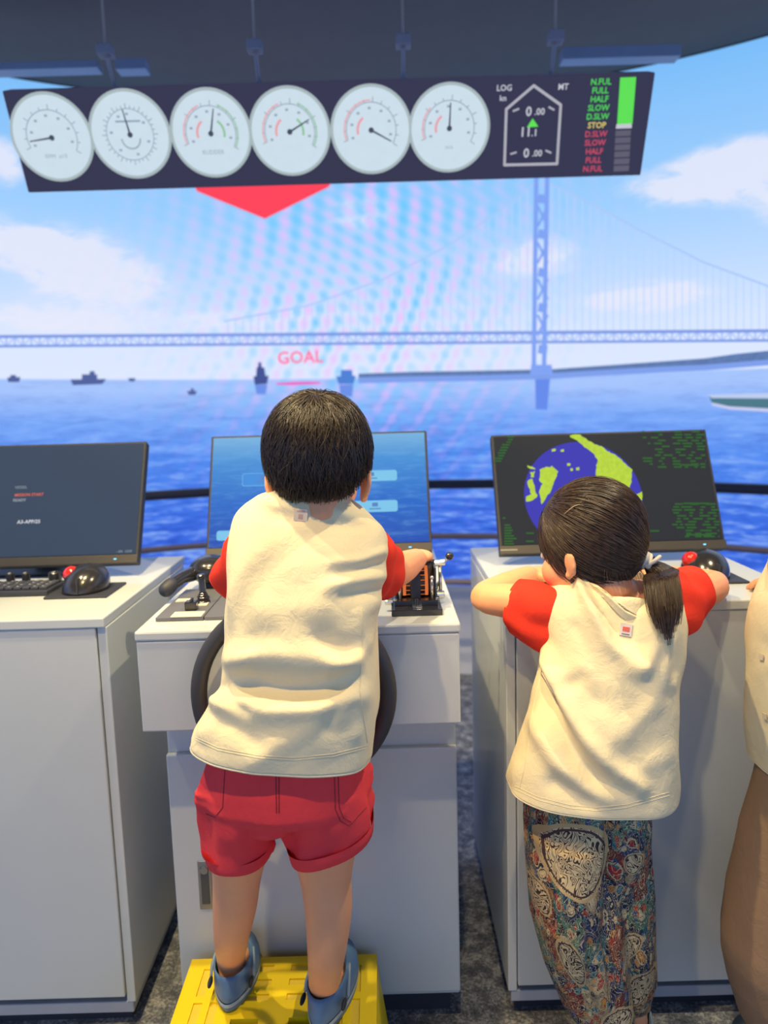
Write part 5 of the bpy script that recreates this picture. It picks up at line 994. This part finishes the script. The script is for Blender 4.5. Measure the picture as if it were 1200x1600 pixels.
shirt = garment('t_shirt', [rg(793, 1226, 1052, 1236, 1.240, 0.105), rg(796, 1214, 1053, 1226, 1.241, 0.106), rg(812, 1165, 1053, 1175, 1.248, 0.105), rg(830, 1105, 1053, 1115, 1.255, 0.102), rg(842, 1050, 1056, 1060, 1.265, 0.100), rg(848, 1005, 1066, 1010, 1.275, 0.097), rg(848, 965, 1068, 968, 1.283, 0.092), rg(850, 938, 1064, 938, 1.288, 0.085), rg(862, 921, 1054, 918, 1.290, 0.078), rg(882, 910, 1040, 911, 1.288, 0.078, (0.018, 292, 48)), rg(898, 903, 1027, 908, 1.284, 0.078, (0.050, 292, 42)), rg(902, 900, 1024, 906, 1.283, 0.078, (0.056, 292, 40)), rg(907, 912, 1019, 918, 1.283, 0.074, (0.056, 292, 40))], m_cream, girl, folds_g, seed=8)
tt = bvh(shirt)
for y_ in (0, 5): seam(tt, [(800, 1226+y_), (840, 1245+y_), (890, 1258+y_), (930, 1262+y_), (980, 1257+y_), (1045, 1238+y_)], 'hem_stitch', m_rib, shirt, 0.0006)
seam(tt, [(848, 1040), (832, 1110), (822, 1190), (812, 1232)], 'side_seam', m_rib, shirt, 0.0008)
pt = patch(tt, 978, 984, 0.019, 0.020, 'label_tag', mat('tag_grey', (206, 196, 196), 0.8), shirt, 0.0014, -8)
if pt: o_, c_, a_, b_, n_ = pt; MB().obox(c_+n_*0.0009+b_*0.001, a_, b_, n_, (0.0055, 0.0035, 0.0003)).build('tag_print', mat('tag_red', (206, 92, 84), 0.8), o_); MB().obox(c_+n_*0.0009-b_*0.007, a_, b_, n_, (0.006, 0.0008, 0.0003)).build('tag_print', mat('tag_ink', (120, 110, 120), 0.8), o_)
s1 = J(858, 968, 1.29); s2 = J(818, 976, 1.335); s2[2] = s1[2]+0.004; sleeve(shirt, [s1+(0.035, -0.012, 0.002), s1, (s1+s2)/2, s2, s2+(s2-s1)*0.18], (0.052, 0.057, 0.057, 0.055, 0.054), 0.70, (0, -0.1, 1), m_redc, 6)
s1 = J(1050, 957, 1.29); s2 = J(1078, 952, 1.345); s2[2] = s1[2]+0.012; sleeve(shirt, [s1-(0.035, 0.012, -0.002), s1, (s1+s2)/2, s2, s2+(s2-s1)*0.18], (0.050, 0.056, 0.057, 0.055, 0.054), 0.70, (0, -0.1, 1), m_redc, 9)

# ---- person at the right edge
adu = thing('person', 'person in cream shirt and wide brown trousers cut off by the right edge', 'person', (0.80, 1.20, 0), None)
hp = Head(at(1345, 700, 1.22), rotm(-8, 8), 1.0); body = MB(); hp.geo(body); hp_n = at(1345, 830, 1.21)
body.tube([hp.w((0, -0.022, -0.045)), hp.w((0, -0.024, -0.085)), hp_n], (0.040, 0.039, 0.043), 18, 3)
body.tube([at(1345, 850, 1.21), at(1335, 950, 1.21), at(1325, 1080, 1.21), at(1320, 1200, 1.21)], (0.065, 0.08, 0.08, 0.078), 20, 4); body.tube([at(1262, 882, 1.21), at(1345, 864, 1.21), at(1430, 878, 1.21)], (0.030, 0.040, 0.030), 14, 3)
aE, aW = at(1280, 955, 1.31), at(1260, 909, 1.385); aW[2] = ZT+0.028
body.tube([at(1252, 872, 1.215), (at(1252, 872, 1.215)+aE)/2, aE, (aE+aW)/2, aW], (0.038, 0.035, 0.029, 0.028, 0.022), 16, 4); hand(body, aW, (-0.45, 1, 0.02), (0, 0, 1), 1.05, (0.2, 0.3, 0.3), 1, 0.3)
bE, bW = at(1460, 960, 1.26), at(1430, 920, 1.38); bW[2] = ZT+0.03
body.tube([at(1442, 868, 1.215), bE, bW], (0.038, 0.03, 0.022), 16, 4); hand(body, bW, (-0.2, 1, 0.0), (0, 0, 1), 1.05, (0.2, 0.3, 0.3), -1, 0.3)
for k in (-1, 1):
    fx = at(1320, 1200, 1.21)[0]+k*0.075; body.tube([(fx, 1.21, 0.62), (fx, 1.21, 0.36), (fx, 1.21, 0.08), (fx, 1.21, 0.05)], (0.058, 0.05, 0.032, 0.032), 16, 4); body.tube([(fx, 1.185, 0.032), (fx, 1.27, 0.032), (fx, 1.33, 0.024)], (0.026, 0.028, 0.02), 12, 3, flat=0.8)
remesh('body', body, m_skin, adu, 0.0036, 4); hp.face(adu); hp.cap(adu, line_b, m_scalp); whorl_hair(hp, adu, line_b, (0, -0.3, 0.95), 3000, m_hair, sweep=1.0)
K2 = lambda xl, yl, xr, yr, Y, b_: (at(xl, yl, Y), at(xr, yr, Y), b_)
sh3 = garment('shirt', [K2(1186, 1200, 1452, 1200, 1.21, 0.12), K2(1185, 1185, 1452, 1185, 1.21, 0.12), K2(1181, 1120, 1455, 1120, 1.21, 0.12), K2(1179, 1040, 1460, 1040, 1.21, 0.118), K2(1181, 990, 1464, 990, 1.21, 0.115), K2(1190, 940, 1470, 940, 1.21, 0.108), K2(1212, 895, 1468, 890, 1.21, 0.095), K2(1232, 850, 1456, 846, 1.21, 0.082), K2(1268, 826, 1424, 824, 1.21, 0.070), K2(1298, 814, 1394, 813, 1.21, 0.062), K2(1304, 820, 1388, 819, 1.21, 0.056)], m_cream, adu, [([(1180, 1000), (1200, 1010), (1240, 1030)], 8, -0.005), ([(1178, 1050), (1215, 1040), (1260, 1060)], 9, 0.005)], seed=12)
tt = bvh(sh3)
aS, bS = at(1252, 872, 1.215), at(1442, 868, 1.215)
sleeve(sh3, [aS+(0.03, 0, 0.012), aS, (aS+aE)/2, aE, (aE*0.35+aW*0.65)], (0.046, 0.048, 0.046, 0.042, 0.036), 0.95, (0, -0.1, 1), m_cream, 21); sleeve(sh3, [bS+(-0.03, 0, 0.012), bS, (bS+bE)/2, bE, (bE*0.35+bW*0.65)], (0.046, 0.048, 0.046, 0.042, 0.036), 0.95, (0, -0.1, 1), m_cream, 22)
for px, py in ((1192, 1026), (1197, 1118)): patch(tt, px, py, 0.010, 0.010, 'button', mat('button_cream', (222, 206, 178), 0.4), sh3, 0.003)
tr = MB(); rr_ = lambda xl, yl, xr, yr, Y, b_: ringpts(at(xl, yl, Y), at(xr, yr, Y), b_, 56, 2.2)
tr.loft([rr_(1195, 1150, 1445, 1150, 1.21, 0.105), rr_(1187, 1205, 1452, 1205, 1.21, 0.112), rr_(1166, 1300, 1470, 1300, 1.21, 0.13), rr_(1146, 1400, 1485, 1400, 1.21, 0.142), rr_(1133, 1470, 1490, 1470, 1.21, 0.145), rr_(1134, 1495, 1490, 1495, 1.21, 0.145), rr_(1145, 1540, 1478, 1540, 1.21, 0.135), rr_(1165, 1600, 1460, 1600, 1.21, 0.115)])
for k in (-1, 1): 
    fx = at(1320, 1200, 1.21)[0]+k*0.075; tr.tube([(fx, 1.21, 0.36), (fx, 1.21, 0.25), (fx, 1.21, 0.14)], (0.085, 0.07, 0.055), 20, 3)
V = np.concatenate(tr.v); dd = sum(0.002*np.sin(V @ (g.normal(size=3)*np.array((50, 40, 10)))+g.random()*6) for _ in range(6)); tr.v = [V+np.c_[dd*0.4, -dd, dd*0]]
remesh('trousers', tr, m_brown, adu, 0.005, 3)
for k in (-1, 1): fx = at(1320, 1200, 1.21)[0]+k*0.075; shoe(adu, (fx, 1.155), (0.04*k, 1), 0.21, 0.085, 0.0, m_sg, m_sole, holes=False)
for (p, tgt, power, col, ang, where) in SPOTS:
    p, tgt = np.array(p), np.array(tgt); dr = norm(tgt-p)
    sp = thing('ceiling_spotlight', 'black ceiling spotlight '+where, 'spotlight', (p[0], p[1], 2.555), 'ceiling spotlights')
    MB().cyl(p-dr*0.10, p+dr*0.02, 0.045, 24, 0.004).build('barrel', m_matte, sp)
    MB().cyl((p[0], p[1], 2.555), p-dr*0.05, 0.010, 12).build('stem', m_matte, sp)
    MB().cyl(p+dr*0.0205, p+dr*0.0225, 0.036, 24).build('lens', emi('lens_warm', (255, 226, 170), 3.0), sp)
    L = bpy.data.lights.new('spot', 'SPOT'); L.energy = power; L.color = col; L.spot_size = math.radians(ang*1.6); L.spot_blend = 0.35; L.shadow_soft_size = 0.022
    lo_ = bpy.data.objects.new('spotlight_beam', L); COL.objects.link(lo_); lo_.location = p+dr*0.05; lo_.rotation_euler = Vector(dr).to_track_quat('-Z', 'Y').to_euler()
